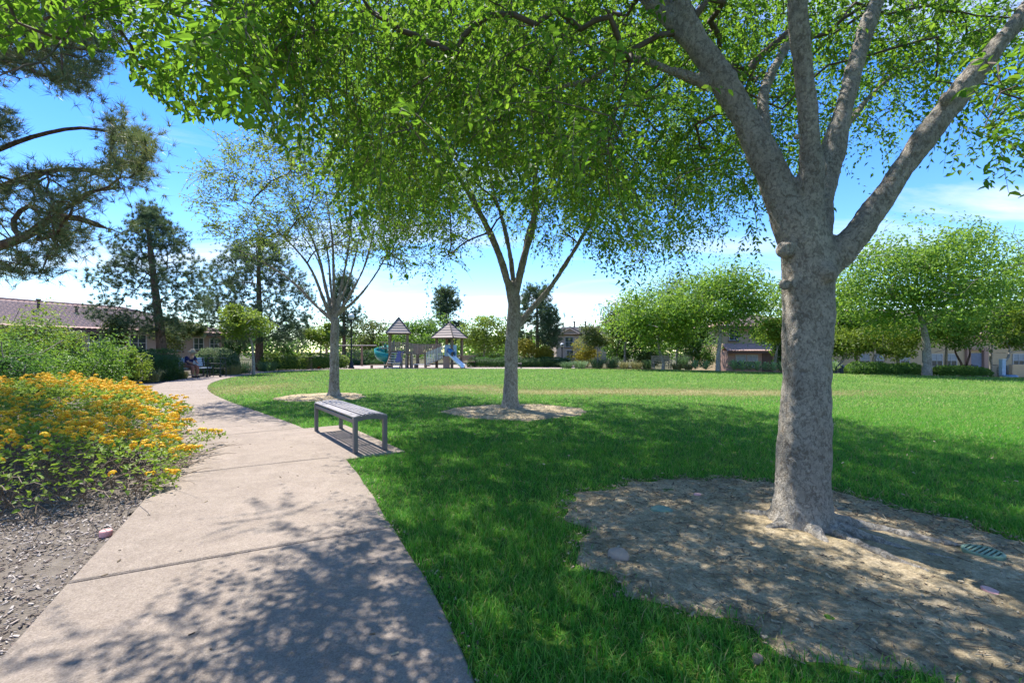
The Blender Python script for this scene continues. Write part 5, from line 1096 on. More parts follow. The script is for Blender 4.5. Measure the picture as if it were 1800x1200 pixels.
def ochre_house():
    d = 44; g = -.92; x0 = (1270-900)/800*d; x1 = (1430-900)/800*d; eL = EYE+(618-574)/800*d; rg = eL+1.5
    root = thing('ochre_house', 'two storey ochre house with clay tile skirt roof left of big trunk', 'house', (x0, d, g)); a = np.array([1.0, 0, 0]); nn = np.array([0, -1.0, 0])
    MB().box(((x0+x1)/2, d+4, (g+eL)/2), (x1-x0, 8, eL-g)).build('wall', M_STUC2, root)
    MB().box(((x0+x1)/2-.1, d-.75, (g+1.35)/2), (x1-x0+.2, 1.5, 1.35-g)).build('ground_floor', M_BRICK, root)
    E0, E1 = np.array([x0-.5, d-.6, eL]), np.array([x1+.5, d-.6, eL]); R0, R1 = np.array([x0+3.4, d+4, rg]), np.array([x1-3.4, d+4, rg]); B0, B1 = np.array([x0-.5, d+8.6, eL]), np.array([x1+.5, d+8.6, eL])
    put('roof', mesh_np('roof', *join([tile_slope(E0, E1, R0, R1, .26, .42, .04), tile_slope(B1, B0, R1, R0, .26), tile_slope(B0, E0, R0, R0, .26), tile_slope(E1, B1, R1, R1, .26)]), M_ROOF1, True), root)
    put('skirt_roof', mesh_np('skirt_roof', *tile_slope((x0-.4, d-1.9, 1.3), (x1+.4, d-1.9, 1.3), (x0-.2, d-.02, 2.0), (x1+.2, d-.02, 2.0), .26, .42, .05), M_ROOF1, True), root)
    MB().beam((x0-.5, d-.58, eL-.12), (x1+.5, d-.58, eL-.12), .06, .2).build('fascia', M_FASC, root); MB().beam((x0-.4, d-1.85, 1.2), (x1+.4, d-1.85, 1.2), .06, .16).build('fascia', M_FASC, root)
    window(root, (x0, d, 0), a, nn, 1.1, EYE+(618-588)/800*d, .95, 1.15); window(root, (x0, d, 0), a, nn, 5.2, EYE+(618-588)/800*d, .95, 1.15)
    o2 = (x0, d-1.5, 0)
    for u in (1.0, 2.1, 5.0, 6.0): window(root, o2, a, nn, u, .38, 1.0, 1.2, blind=True)
    c = np.array([x0+3.5, d-1.5, g]); dr = MB().box(c+[0, -.03, 1.02], (.95, .08, 2.04), bevel=.01).build('door', M_FASC, root); MB().lathe([(.03, 0), (.04, .04), (.02, .07)], c+[.38, -.09, 1.0], 8).build('handle', M_FRAME, dr)
ochre_house()
def beige_row():
    d = 40; g = -.92; x0 = (1440-900)/800*d; x1 = (1990-900)/800*d; eL = EYE+(618-588)/800*d; rg = EYE+(618-545)/800*(d+5)
    root = thing('beige_row_house', 'long beige house with grey blue door behind the right trees', 'house', (x0, d, g)); a = np.array([1.0, 0, 0]); nn = np.array([0, -1.0, 0]); X = lambda x: (x-900)/800*d-x0
    MB().box(((x0+x1)/2, d+5, (g+eL)/2), (x1-x0, 10, eL-g)).build('wall', M_STUC2, root)
    put('roof', mesh_np('roof', *join([tile_slope((x0-.5, d-.6, eL), (x1+.5, d-.6, eL), (x0+4, d+5, rg), (x1-4, d+5, rg), .28, .44, .05), tile_slope((x0-.5, d+10.6, eL), (x0-.5, d-.6, eL), (x0+4, d+5, rg), (x0+4, d+5, rg), .28)]), M_ROOF1, True), root)
    MB().beam((x0-.5, d-.58, eL-.12), (x1+.5, d-.58, eL-.12), .06, .2).build('fascia', M_FASC, root)
    for px in (1646, 1671, 1790, 1813, 1520, 1545, 1590): window(root, (x0, d, 0), a, nn, X(px), EYE+(618-633)/800*d, 1.05 if px > 1600 else .85, 1.15, blind=True)
    c = np.array([x0+X(1714), d, g])
    sr = MB(); 
    for s in (-1, 1): sr.box(c+[s*.75, -.12, 1.15], (.35, .24, 2.3), bevel=.01)
    sr.box(c+[0, -.125, 2.42], (1.85, .25, .25), bevel=.01); sr.build('door_surround', M_BRICK, root)
    dr = MB().box(c+[0, -.04, 1.02], (1.0, .08, 2.04), bevel=.01).build('door', M_DOOR, root); MB().lathe([(.03, 0), (.04, .05), (.02, .08)], c+[-.4, -.12, 1.0], 8).build('handle', M_BLACK, dr)
    for s in (-1, 1):
        m = MB(); q = c+[s*1.25, -1.4, 0]
        m.tube([q+[0, 0, 0], q+[0, 0, 1.0]], .025, 6); m.tube([q+[0, 1.2, 0], q+[0, 1.2, 1.0]], .025, 6); m.tube([q+[0, 0, 1.0], q+[0, 1.2, 1.0]], .025, 6); m.build('handrail', M_BLACK, root)
    MB().box((x0+X(1815), d-1.2, g+.55), (6.5, .3, 1.1), bevel=.02).build('garden_wall', M_STUC2, root)
beige_row()

# ------------------------------------------------------------------ parked car beyond the hedge
def car():
    d = 35.3; c = np.array([(1452-900)/800*d, d, -.912]); t = thing('parked_car', 'dark blue car roof showing over the low hedge right of big trunk', 'car', c, -.60)
    side_ = [(-2.1, .32), (-2.15, .62), (-2.0, .86), (-1.35, .95), (-.75, 1.38), (.65, 1.42), (1.25, 1.0), (2.0, .88), (2.15, .6), (2.1, .32)]
    n = len(side_); V = []
    for y, k in ((-.86, 1.0), (-.80, 1.0), (.80, 1.0), (.86, 1.0)):
        for x, z in side_: V.append((x, y*(1-.16*max(0, z-.95)/.45), z-(.02 if abs(y) > .82 else 0)))
    F = [tuple(q*n+i for i in range(n)) for q in (0,)]+[tuple(3*n+i for i in range(n))[::-1]]
    for q in range(3): F += [(q*n+i, (q+1)*n+i, (q+1)*n+(i+1) % n, q*n+(i+1) % n) for i in range(n)]
    body = MB().add(V, F).build('body', M_CARB, t, local=True)
    for s in (-1, 1):
        g = [(-1.15, .98), (-.72, 1.32), (.6, 1.35), (1.05, 1.02)]; MB().add([(x, s*(.868-.30*max(0, z-.95)*.55), z) for x, z in g]+[(x, s*.70, z) for x, z in g], [(0, 1, 2, 3), (7, 6, 5, 4), (0, 4, 5, 1), (1, 5, 6, 2), (2, 6, 7, 3), (3, 7, 4, 0)]).build('side_window', M_GLASS, t, local=True)
    for x0, z0, x1, z1, nm in ((-1.30, 1.0, -.80, 1.36, 'rear_window'), (.70, 1.40, 1.22, 1.04, 'windscreen')):
        o = .02*(-1 if x0 < 0 else 1); MB().add([(x0+o, -.68, z0+.02), (x1+o, -.62, z1+.02), (x1+o, .62, z1+.02), (x0+o, .68, z0+.02), (x0-o, -.68, z0-.05), (x1-o, -.62, z1-.05), (x1-o, .62, z1-.05), (x0-o, .68, z0-.05)], [(0, 1, 2, 3), (7, 6, 5, 4), (0, 4, 5, 1), (1, 5, 6, 2), (2, 6, 7, 3), (3, 7, 4, 0)]).build(nm, M_GLASS, t, local=True)
    for x in (-1.35, 1.35):
        for s in (-1, 1):
            w = MB().tube([(x, s*.70, .33), (x, s*.88, .33)], .33, 18).build('wheel', M_TYRE, t, local=True); MB().tube([(x, s*.88, .33), (x, s*.895, .33)], .2, 14).build('rim', M_FRAME, w)
    for s in (-1, 1):
        MB().box((2.1, s*.6, .68), (.12, .34, .14), bevel=.03).build('headlight', M_WHITE, t, local=True); MB().box((-2.1, s*.6, .74), (.1, .3, .14), bevel=.03).build('tail_light', M_ORANGE, t, local=True)
car()

# ------------------------------------------------------------------ play structure
def play():
    D = 34.9; X = lambda x: (x-900)/800*D; Z = lambda y: EYE+(618-y)/800*D
    t = thing('play_structure', 'wooden playground with two peaked towers, plank bridge and slides', 'playground', (X(745), D, 0))
    def tower(cx, hw, zd, zr, za, rot, over):
        ca, sa = math.cos(rot), math.sin(rot); c = np.array([cx, D+.6, 0]); q = [c+np.array([ca*u-sa*v, sa*u+ca*v, 0])*hw for u, v in ((-1, -1), (1, -1), (1, 1), (-1, 1))]
        for p in q: MB().box(p+[0, 0, zr/2-.05], (.17, .17, zr+.1), rot, bevel=.015).build('post', M_PLAYW, t)
        MB().box(c+[0, 0, zd-.06], (hw*2+.1, hw*2+.1, .12), rot).build('deck', M_PLAYW, t)
        e = [c+np.array([ca*u-sa*v, sa*u+ca*v, 0])*(hw+over)+[0, 0, zr-.04] for u, v in ((-1, -1), (1, -1), (1, 1), (-1, 1))]; ap = c+[0, 0, za]
        rf = MB().add([p-[0, 0, .03] for p in e]+[ap-[0, 0, .06]], [(0, 1, 4), (1, 2, 4), (2, 3, 4), (3, 0, 4), (3, 2, 1, 0)]).build('roof', M_PROOFD, t)
        for i in range(4):
            a, b = e[i], e[(i+1) % 4]; nb = 6
            for k in range(nb):
                t0, t1 = k/nb, (k+1)/nb-.012; t1 = min(t1+.02, .97); P = [a+(ap-a)*t0, b+(ap-b)*t0, b+(ap-b)*t1, a+(ap-a)*t1]
                nrm = np.cross(b-a, ap-a); nrm /= np.linalg.norm(nrm); l0, l1 = nrm*.05, nrm*.02
                MB().add([P[0]+l0, P[1]+l0, P[2]+l1, P[3]+l1]+[p for p in P], [(0, 1, 2, 3), (7, 6, 5, 4), (0, 4, 5, 1), (1, 5, 6, 2), (2, 6, 7, 3), (3, 7, 4, 0)]).build('roof_board', M_PROOF, rf)
        for p in e: MB().beam(p+[0, 0, .045], ap+[0, 0, .06], .09, .07).build('hip_board', M_PROOFD, rf)
        return c, q, rot
    cl, ql, _ = tower(X(697.5), .66, Z(617), Z(585), Z(558), .20, .26)
    cr, qr, _ = tower(X(788), .70, Z(624), Z(593), Z(566), -.45, .32)
    def rail(a, b, z0a, z1a, z0b, z1b, n, sag=0.0, w=.09, name='railing', pm=None):
        a = np.array([*a, 0.]); b = np.array([*b, 0.]); m = MB(); r = MB(); K = 8; f = lambda u: -sag*4*u*(1-u)
        us = np.linspace(0, 1, K+1); p = None
        for za, zb in ((z1a, z1b), (z0a, z0b)):
            r = MB(); V = []
            for u in us:
                q = a+(b-a)*u+[0, 0, za+(zb-za)*u+f(u)]; V += [q+[0, y, z] for y, z in ((-.025, -.04), (.025, -.04), (.025, .04), (-.025, .04))]
            F = [(i*4+k, i*4+(k+1) % 4, i*4+4+(k+1) % 4, i*4+4+k) for i in range(K) for k in range(4)]+[(3, 2, 1, 0), (K*4, K*4+1, K*4+2, K*4+3)]
            ob = r.add(V, F).build(name if p is None else 'lower_rail', M_PLAYW, t if p is None else p); p = p or ob
        pk = MB().box((0, 0, 0), (w, .035, 1.0)).mesh('picket', pm or M_PICK); rz = math.atan2((b-a)[1], (b-a)[0])
        for k in range(n):
            u = (k+.5)/n; za, zb = z0a+(z0b-z0a)*u+f(u)-.06, z1a+(z1b-z1a)*u+f(u)+.08; q = a+(b-a)*u
            o = bpy.data.objects.new('picket', pk); col.objects.link(o); o.parent = p; o.location = (q[0], q[1]-.045, (za+zb)/2); o.scale = (1, 1, zb-za); o.rotation_euler = (0, 0, rz)
    # left tower guard, plank bridge
    rail((X(687), D-.12), (X(705), D-.02), Z(617), Z(602.5), Z(617), Z(602.5), 6)
    rail((X(706), D+.0), (X(775), D+.2), Z(619), Z(602.5), Z(619), Z(604.5), 24, sag=.12, w=.075, name='bridge_rail')
    rail((X(706), D+1.15), (X(772), D+1.3), Z(619), Z(602.5), Z(619), Z(604.5), 24, sag=.12, w=.075, name='bridge_rail')
    bd = MB().box((0, 0, 0), (.13, 1.1, .05)).mesh('bridge_plank', M_PLAYW)
    for k in range(22):
        u = (k+.5)/22; o = bpy.data.objects.new('bridge_plank', bd); col.objects.link(o); o.parent = t; o.matrix_parent_inverse = world_m(t).inverted(); o.location = (X(706)+(X(775)-X(706))*u, D+.6+.18*u, Z(619.5)-.48*u*(1-u)*1.0)
    for x in (722, 733, 748): MB().box((X(x), D+.1, Z(619)/2), (.16, .16, Z(619)), bevel=.02).build('post', M_PLAYW, t)
    # climbing steps with purple panel
    a0, a1 = np.array([X(686), D-1.15, 0]), np.array([X(691), D-.15, Z(618)])
    st = MB(); st.beam(a0+[-.05, 0, 0], a1+[-.05, 0, 0], .05, .16); st.beam(a0+[1.0, 0, 0], a1+[.75, 0, 0], .05, .16); st = st.build('stair', M_PLAYW, t)
    for k in range(7):
        u = (k+.4)/7; p = a0+(a1-a0)*u; MB().box(p+[.22, 0, 0], (.5, .24, .05), bevel=.008).build('step', M_STEP, st)
        if k < 3: MB().box(p+[.74, -.02, 0], (.46, .24, .05), bevel=.008).build('step', M_STEP, st)
    MB().beam(a0+(a1-a0)*.38+[.72, 0, .02], a1+[.62, 0, .02], .50, .06).build('climbing_panel', M_PURPLE, t)
    # ramp stair with pickets up to the right tower
    rail((X(752), D-.75), (X(780), D-.35), .30, Z(621), Z(628), Z(609.5), 11, w=.06, name='stair_rail', pm=M_STEP)
    MB().box((X(751), D-.72, .62), (.16, .16, 1.25), bevel=.02).build('post', M_PLAYW, t)
    for k in range(6):
        u = k/5; MB().box((X(752)+(X(780)-X(752))*u, D-.2+.2*u, .18+(Z(626)-.18)*u), (.34, .8, .06)).build('step', M_PLAYW, t)
    m = MB(); m.beam((X(741), D-.7, Z(622)), (X(752), D-.72, Z(617.5)), .07, .07); m.build('hand_rail', M_PLAYW, t)
    for x, h in ((716.5, 1.0), (709, 1.2), (727, 1.0)): MB().tube([(X(x), D-.5, -.05), (X(x), D-.5, h)], .07, 10).build('stepping_post', M_PICK, t)
    # crawl panel with round opening, slide
    m = MB(); c = np.array([X(793), D-.32, (Z(606)+Z(628))/2]); w, h = .46, (Z(606)-Z(628))/2; n = 24; inner = []; outer = []
    for k in range(n):
        a = 2*math.pi*k/n; inner.append((.29*math.cos(a), .33*math.sin(a)-.06)); s = 1/max(abs(math.cos(a))/w, abs(math.sin(a))/h); outer.append((s*math.cos(a), s*math.sin(a)))
    V = [c+[u, y, v] for y in (-.03, .03) for u, v in inner+outer]
    F = []
    for k in range(n):
        j = (k+1) % n; F += [(k, j, n+j, n+k), (2*n+k, 3*n+k, 3*n+j, 2*n+j), (k, 2*n+k, 2*n+j, j), (n+k, n+j, 3*n+j, 3*n+k)]
    m.add(V, F).build('crawl_panel', M_PANEL, t)
    MB().box((X(786), D-.35, .45), (.5, .1, .9)).build('lower_panel', M_BRICK, t)
    s = np.linspace(0, 1, 12); path_ = np.stack([X(792)+(X(817)-X(792))*s, D-.45-1.0*s, Z(626)*(1-s)**1.15+.10], -1)
    V = []; prof = [(-.27, .22), (-.24, .05), (-.15, 0), (.15, 0), (.24, .05), (.27, .22)]
    sv = np.array([.5, .86, 0])
    for p in path_: V += [p+sv*u+[0, 0, v] for u, v in prof]
    k = len(prof); F = [(i*k+q, (i+1)*k+q, (i+1)*k+q+1, i*k+q+1) for i in range(11) for q in range(k-1)]
    sl = MB().add(V, F).build('slide', M_SLIDE, t, True); md = sl.modifiers.new('thick', 'SOLIDIFY'); md.thickness = .03
    hood = MB(); V = []
    for p in path_[:4]: V += [p+sv*u*1.06+[0, 0, v+.03] for u, v in ((-.27, .1), (-.27, .42), (-.15, .5), (.15, .5), (.27, .42), (.27, .1))]
    F = [(i*6+q, (i+1)*6+q, (i+1)*6+q+1, i*6+q+1) for i in range(3) for q in range(5)]; ho = hood.add(V, F).build('slide_hood', M_BLUE, t, True); md = ho.modifiers.new('thick', 'SOLIDIFY'); md.thickness = .03
    MB().tube([path_[8]+[.12, .5, .05], path_[11]+[.1, .4, -.05]], .04, 8).build('slide_leg', M_BLACK, t)
    # teal spiral slide
    cx, cy = X(674), D+.35; V = []; n = 34; prof = [(.10, .55), (.14, .08), (.32, 0), (.56, .03), (.72, .25), (.76, .72)]
    for i in range(n):
        u = i/(n-1); a = -.3+2*math.pi*1.15*u; z = Z(615)*(1-u)+.10*u
        V += [(cx+r*math.cos(a), cy+r*math.sin(a), z+h) for r, h in prof]
    k = len(prof); F = [(i*k+q, i*k+q+1, (i+1)*k+q+1, (i+1)*k+q) for i in range(n-1) for q in range(k-1)]
    sp = MB().add(V, F).build('spiral_slide', M_TEAL, t, True); md = sp.modifiers.new('thick', 'SOLIDIFY'); md.thickness = .03
    MB().tube([(cx, cy, -.05), (cx, cy, Z(604))], .07, 10).build('slide_pole', M_TEAL, t)
    g = MB()
    for z in (Z(601), Z(612)): g.tube([(X(666), D+.1, z), (X(684), D+.1, z)], .03, 6)
    for x in (666, 672, 678): g.tube([(X(x), D+.1, Z(615)), (X(x), D+.1, Z(601))], .022, 6)
    g.build('safety_rail', M_PICK, t)
play()
def low_bench(label, x0, x1, d, h, top, leg, group=None, depth=.4):
    a, b = (x0-900)/800*d, (x1-900)/800*d; t = thing('low_bench', label, 'bench', ((a+b)/2, d, 0)); L = b-a
    for k in range(3): MB().box((0, (k-1)*depth/3, h), (L, depth/3-.02, .05), bevel=.008).build('slat', top, t, local=True)
    for x in (-L*.42, L*.42): MB().box((x, 0, h/2-.02), (.09, depth*.9, h-.02), bevel=.01).build('leg', leg, t, local=True)
low_bench('long low flat bench in front of the left play tower', 650, 692, 33.9, .26, M_PICK, M_PLAYW)
low_bench('low plank bench under the plank bridge', 728, 750, 34.3, .30, M_STEP, M_PLAYW)
low_bench('short dark bench peeking out behind the middle tree trunk', 903, 917, 34.6, .36, M_PALEW, M_BLACK)
def back_bench(name, label, x, d, w, mat, legm, rz=0.0, slats=4, seat=.45):
    t = thing(name, label, 'bench', ((x-900)/800*d, d, 0), rz)
    for k in range(4): MB().box((0, -.18+k*.12, seat), (w, .10, .04), bevel=.006).build('seat_slat', mat, t, local=True)
    for k in range(slats): MB().box((0, .27+.02*k, seat+.13+k*.11), (w, .03, .095), bevel=.006).build('back_slat', mat, t, local=True)
    for s in (-1, 1):
        MB().box((s*w*.45, -.18, seat/2-.02), (.06, .06, seat-.04)).build('leg', legm, t, local=True); MB().beam((s*w*.45, .24, 0), (s*w*.45, .30, seat+.5), .06, .05, up=(0, 1, 0)).build('leg', legm, t, local=True)
        m = MB(); m.box((s*w*.47, .02, seat+.2), (.05, .46, .04)); m.box((s*w*.47, -.18, seat+.1), (.05, .04, .2)); m.build('armrest', legm, t, local=True)
    return t
back_bench('park_bench', 'pale wooden park bench seen from the front at the lawn edge', 1163, 33.0, 1.35, M_PALEW, M_PALEW)
back_bench('park_bench', 'small pale bench further back between tufts and agaves', 1209, 38, 1.1, M_PALEW, M_PALEW)
back_bench('park_bench', 'weathered grey bench right of the white slide', 822, 37.0, 1.3, M_PICK, M_BLACK)
# lamp posts
def lamp(label, x, d, h):
    t = thing('globe_lamp', label, 'street lamp', ((x-900)/800*d, d, 0), group='globe lamps')
    MB().lathe([(.22, 0), (.22, .10), (.16, .16), (.15, .42), (.10, .5), (.07, .6), (.055, h*.55), (.05, h-.62), (.09, h-.6), (.09, h-.55), (.05, h-.52), (.13, h-.46), (.13, h-.42)], sides=14).build('post', M_BLACK, t, True, True)
    MB().lathe([(.12, h-.42), (.20, h-.30), (.21, h-.20), (.17, h-.08), (.08, h-.02)], sides=16).build('globe', M_LAMP, t, True, True)
    MB().lathe([(.08, h-.02), (.06, h+.02), (.02, h+.06), (.008, h+.14)], sides=10).build('finial', M_BLACK, t, True, True)
lamp('tall black lamp post with white globe left of the play structure', 617.5, 33.6, 4.05)
lamp('short lamp with white globe by the grey roofed house', 988, 47, 2.15)
lamp('small white globe lamp between trees left of the ochre house', 1222, 40, 1.5)
# swing frame
def swing():
    d = 40; X = lambda x: (x-900)/800*d; z = EYE+(618-607)/800*d; t = thing('swing_frame', 'plain post and crossbar frame behind the globe lamp', 'swing', (X(635), d, 0))
    for x in (636, 574): MB().box((X(x), d, z/2), (.15, .15, z), bevel=.015).build('post', M_PLAYW, t)
    MB().tube([(X(570), d, z), (X(662), d, z)], .05, 8).build('crossbar', M_PALEW, t)
    for x in (598, 606):
        MB().tube([(X(x), d, z), (X(x), d, .5)], .012, 5).build('chain', M_BLACK, t)
    MB().box((X(602), d, .48), (.45, .2, .04)).build('seat', M_BLACK, t)
swing()
# cone, bin, utility boxes
def cone():
    p = gnd(561, 648.4); t = thing('traffic_cone', 'orange traffic cone with white collar beside the far path', 'cone', p)
    MB().box((0, 0, .02), (.42, .42, .04), bevel=.01).build('base', M_ORANGE, t, local=True)
    MB().lathe([(.16, .04), (.115, .28), (.085, .45), (.03, .75), (.0, .76)], sides=18).build('body', M_ORANGE, t, True, True)
    MB().lathe([(.122, .28), (.09, .46), (.088, .46), (.086, .45)], sides=18).build('collar', M_WHITE, t, True, True)
cone()
p = gnd(545, 648.8); t = thing('litter_bin', 'square brown litter bin at the end of the long low hedge', 'bin', p)
MB().box((0, 0, .4), (.42, .42, .8), bevel=.02).build('body', M_PLAYW, t, local=True); MB().box((0, 0, .83), (.47, .47, .07), bevel=.02).build('lid', M_BLACK, t, local=True)
p = gnd(1762, 661); t = thing('utility_pillar', 'pale slim utility pillar by the trunk at far right', 'utility box', p)
MB().box((0, 0, .42), (.20, .18, .84), bevel=.015).build('body', M_PANEL, t, local=True); MB().box((0, 0, .86), (.23, .21, .05), bevel=.015).build('cap', M_WHITE, t, local=True)
p = gnd(1776, 661.5); t = thing('ground_box', 'round pale blue cover in the grass at the far right', 'ground box', p)
MB().lathe([(.26, -.02), (.26, .05), (.22, .08), (.02, .09)], sides=20).build('lid', M_BLUE, t, True, True); MB().lathe([(.28, -.02), (.28, .03), (.262, .03)], sides=20).build('rim', M_PANEL, t, True, True)

# ------------------------------------------------------------------ small things in the soil
def cap(label, x, y, r, mat, dark=None, tilt=(0, 0), h=.03):
    p = gnd(x, y); t = thing('irrigation_marker', label, 'irrigation marker', (p[0], p[1], .004)); t.rotation_euler = (tilt[0], tilt[1], 0)
    MB().lathe([(r*1.0, -.02), (r*1.0, h*.7), (r*.9, h), (r*.55, h)], sides=20).build('rim', mat, t, False, True)
    MB().lathe([(r*.56, h*.5), (r*.5, h*.75), (r*.1, h*.8)], sides=16).build('centre', dark or M_BLACK, t, False, True)
cap('pink round valve cap lying in the mulch beside the path', 186, 937, .036, M_PINK, None, (0, 0), .018)
cap('pink round cap on the soil left of the big trunk', 1226, 873, .032, M_PINK, None, (0, 0), .024)
cap('pale pink cap with dark centre at lower right of the soil', 1742, 1042, .042, M_PINK, M_BLACK, (.12, .18), .014)
cap('small rusty cap at the soil edge near the bottom', 1332, 1162, .02, M_BRICK, None, (0, 0), .02)
p = gnd(1162, 899); t = thing('irrigation_box', 'oval green plastic valve box set in the soil left of big trunk', 'valve box', (p[0], p[1], .016))
MB().lathe([(.078, -.02), (.078, .008), (.07, .012), (.01, .013)], sides=22).build('lid', M_GREENP, t, False, True); MB().lathe([(.088, -.02), (.088, .004), (.0785, .004)], sides=22).build('rim', M_GREENP, t, False, True)
def grate():
    p = gnd(1728, 976); t = thing('drain_grate', 'round green slotted drain grate in the soil at right', 'drain grate', (p[0], p[1], .022), .5); r = .098
    MB().lathe([(r, -.02), (r, .008), (r-.006, .012), (r-.014, .012), (r-.016, -.02)], sides=26).build('rim', M_GREENP, t, False, True)
    for k in range(8):
        y = -r*.82+k*r*1.64/7; L = 2*math.sqrt(max(r*r*.86-y*y, .0004)); MB().box((0, y, .006), (L, .012, .008)).build('bar', M_GREENP, t, local=True)
    MB().lathe([(r-.017, -.02), (r-.02, -.012), (.01, -.012)], sides=20).build('well', M_BLACK, t, False, True)
grate()
def stone(label, x, y, s, seed, name='stone'):
    p = gnd(x, y); bm = bmesh.new(); bmesh.ops.create_icosphere(bm, subdivisions=3, radius=1)
    for v in bm.verts: v.co *= 1+.10*mnoise.noise(v.co*1.4+Vector((seed, 0, 0))); v.co = Vector((v.co.x*s[0], v.co.y*s[1], v.co.z*s[2]))
    me = bpy.data.meshes.new(name); bm.to_mesh(me); bm.free(); me.materials.append(M_STONE); me.polygons.foreach_set('use_smooth', np.ones(len(me.polygons), bool))
    o = put(name, me); o.location = (p[0], p[1], s[2]*.62); o.rotation_euler = (0, 0, -.5); tag(o, label, 'stone')
stone('smooth egg shaped brown stone on the soil near the grass edge', 1087, 984, (.068, .048, .046), 3)

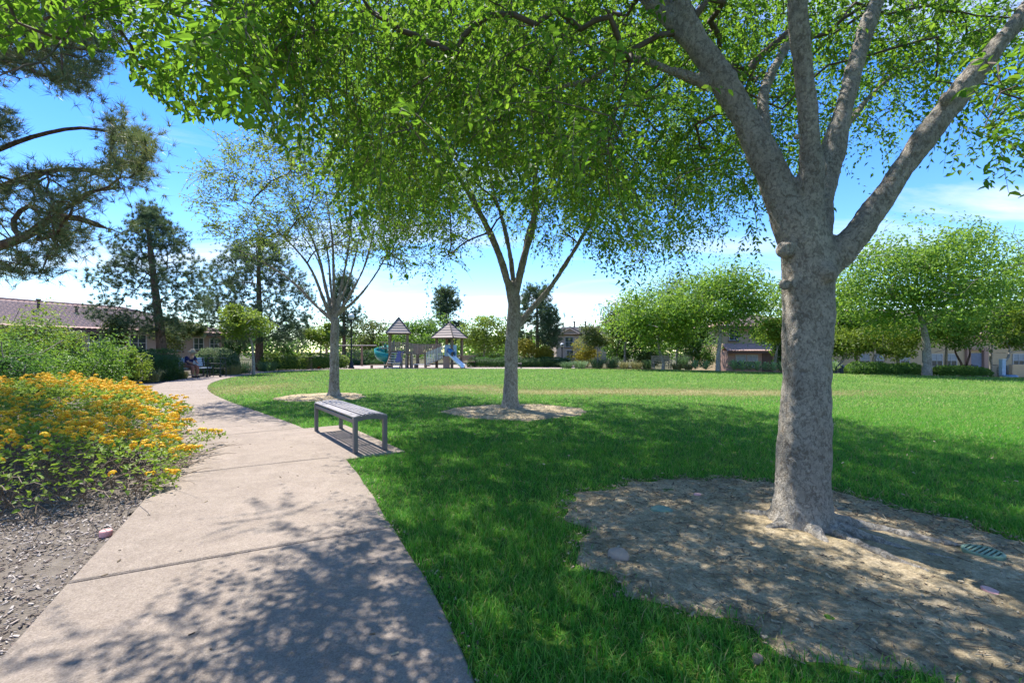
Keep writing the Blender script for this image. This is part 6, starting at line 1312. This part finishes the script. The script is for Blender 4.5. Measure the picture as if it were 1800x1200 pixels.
# ------------------------------------------------------------------ seated person, bench, walking frame
def person_group():
    d = 22.2; bx = (345-900)/800*d
    back_bench('park_bench', 'dark bench with pale slatted back under the seated person', 341, d, 1.5, M_PANEL, M_BLACK, math.radians(72))
    f = np.array([math.sin(math.radians(72)), -math.cos(math.radians(72)), 0]); l = np.array([-f[1], f[0], 0])     # facing, left hand
    o = np.array([(341-900)/800*d, d, 0.0])+l*(-.28)+f*(-.02)
    root = thing('person', 'seated person in navy top, salmon trousers and straw hat, leaning forward', 'person', o)
    W = lambda a, b, z: o+f*a+l*b+np.array([0, 0, z])
    def skin(name, verts, edges, rad, mat, parent, sub=2):
        me = bpy.data.meshes.new(name); me.from_pydata([tuple(v) for v in verts], edges, []); ob = put(name, me, parent)
        md = ob.modifiers.new('skin', 'SKIN'); md.use_smooth_shade = True
        for v, r in zip(me.skin_vertices[0].data, rad): v.radius = (r, r) if not isinstance(r, tuple) else r
        me.skin_vertices[0].data[0].use_root = True
        ms = ob.modifiers.new('sub', 'SUBSURF'); ms.levels = sub; ms.render_levels = sub
        dg = bpy.context.evaluated_depsgraph_get(); m2 = bpy.data.meshes.new_from_object(ob.evaluated_get(dg)); m2.materials.clear(); m2.materials.append(mat); ob.modifiers.clear(); ob.data = m2; m2.name = name
        m2.polygons.foreach_set('use_smooth', np.ones(len(m2.polygons), bool)); return ob
    # body: torso, neck, head, arms, legs as one figure
    V = [W(0, 0, .56), W(.05, 0, .74), W(.14, 0, .95), W(.20, 0, 1.03), W(.24, 0, 1.09), W(.27, 0, 1.18), W(.29, 0, 1.26),
         W(.17, .17, .97), W(.28, .21, .76), W(.47, .10, .70), W(.17, -.17, .97), W(.28, -.21, .76), W(.47, -.10, .70),
         W(.06, .10, .54), W(.46, .11, .54), W(.44, .11, .10), W(.06, -.10, .54), W(.46, -.11, .54), W(.44, -.11, .10), W(.58, .11, .05), W(.58, -.11, .05)]
    Eg = [(0, 1), (1, 2), (2, 3), (3, 4), (4, 5), (5, 6), (2, 7), (7, 8), (8, 9), (2, 10), (10, 11), (11, 12), (0, 13), (13, 14), (14, 15), (0, 16), (16, 17), (17, 18), (15, 19), (18, 20)]
    R = [.15, .145, .15, .07, .055, .085, .07, .07, .05, .035, .07, .05, .035, .105, .08, .05, .105, .08, .05, .04, .04]
    body = skin('body', V, Eg, R, M_SKIN, root)
    skin('shirt', [W(-.01, 0, .60), W(.05, 0, .76), W(.13, 0, .96), W(.17, .18, .98), W(.26, .215, .80), W(.17, -.18, .98), W(.26, -.215, .80)], [(0, 1), (1, 2), (2, 3), (3, 4), (2, 5), (5, 6)], [.175, .17, .165, .09, .07, .09, .07], M_NAVY, root)
    skin('trousers', [W(0, 0, .56), W(.08, .10, .55), W(.46, .115, .55), W(.45, .115, .16), W(.08, -.10, .55), W(.46, -.115, .55), W(.45, -.115, .16)], [(0, 1), (1, 2), (2, 3), (0, 4), (4, 5), (5, 6)], [.165, .12, .095, .075, .12, .095, .075], M_TROUS, root)
    for s in (-1, 1):
        MB().box((0, 0, 0), (.26, .10, .08), rz=math.atan2(f[1], f[0]), bevel=.03).build('shoe', M_BLACK, root).location = Vector(W(.53, s*.11, .06)-np.array([0, 0, 0]))
        hb = W(.50, s*.08, .70); m = MB(); m.box(hb, (.085, .075, .03), math.atan2(f[1], f[0]), bevel=.01)
        for q in range(4): m.tube([hb+f*.04+l*(q-1.5)*.018, hb+f*(.085+.008*(q in (1, 2)))+l*(q-1.5)*.019+[0, 0, -.008], hb+f*.11+l*(q-1.5)*.019+[0, 0, -.03]], [.009, .0085, .007], 6)
        m.tube([hb-l*s*.035, hb-l*s*.055+f*.03, hb-l*s*.05+f*.06+[0, 0, -.01]], [.011, .01, .008], 6); m.build('hand', M_SKIN, root)
    hd = W(.29, 0, 1.22); hm = MB()
    for s in (-1, 1): hm.tube([hd+l*s*.075+[0, 0, -.02], hd+l*s*.085+[0, 0, .0], hd+l*s*.08+[0, 0, .03]], [.012, .016, .008], 6)
    hm.tube([hd+f*.075+[0, 0, .02], hd+f*.10+[0, 0, -.015], hd+f*.078+[0, 0, -.025]], [.010, .015, .008], 6); hm.build('face', M_SKIN, root)
    em = MB(); 
    for s in (-1, 1): em.box(hd+f*.078+l*s*.032+[0, 0, .02], (.014, .022, .012), math.atan2(f[1], f[0]), bevel=.004)
    em.box(hd+f*.076+[0, 0, -.052], (.01, .045, .008), math.atan2(f[1], f[0])); em.build('eyes', M_BLACK, root)
    hr = MB(); hr.lathe([(.05, -.09), (.088, -.04), (.095, .02), (.07, .07)], hd-f*.02, 14); hr.build('hair', M_HAIR, root, True)
    ht = MB().lathe([(.0, .0), (.20, -.015), (.205, -.01), (.105, .02), (.10, .09), (.06, .115), (.0, .118)], (0, 0, 0), 20).build('straw_hat', M_STRAWH, root, True, True); ht.matrix_parent_inverse = world_m(root).inverted(); ht.location = Vector(hd+[0, 0, .045]); ht.rotation_euler = (0.1, .22, 0)
    # walking frame in front of the person
    q = np.array([(381-900)/800*22.4, 22.4, 0.0]); t = thing('walking_frame', 'dark metal walking frame standing right of the seated person', 'walking frame', q)
    for x in (-.31, .31):
        for y in (-.22, .22):
            lg = MB().tube([(x*1.05, y*1.1, .04), (x, y, .45), (x*.98, y*.8, .88)], .024, 8).build('leg', M_DARKM, t, local=True)
            if y < 0: MB().tube([(x*1.05-.015, y*1.1, .075), (x*1.05+.015, y*1.1, .075)], .075, 12).build('wheel', M_TYRE, t, local=True)
        MB().tube([(x*.98, -.18, .88), (x*.98, -.2, .93), (x*.98, .0, .95), (x*.98, .22, .93)], .024, 8).build('handle', M_BLACK, t, local=True)
    for z in (.42, .66): MB().tube([(-.31, .2, z), (.31, .2, z)], .018, 8).build('crossbar', M_DARKM, t, local=True)
    MB().tube([(-.31, -.2, .68), (.31, -.2, .68)], .018, 8).build('crossbar', M_DARKM, t, local=True)
person_group()
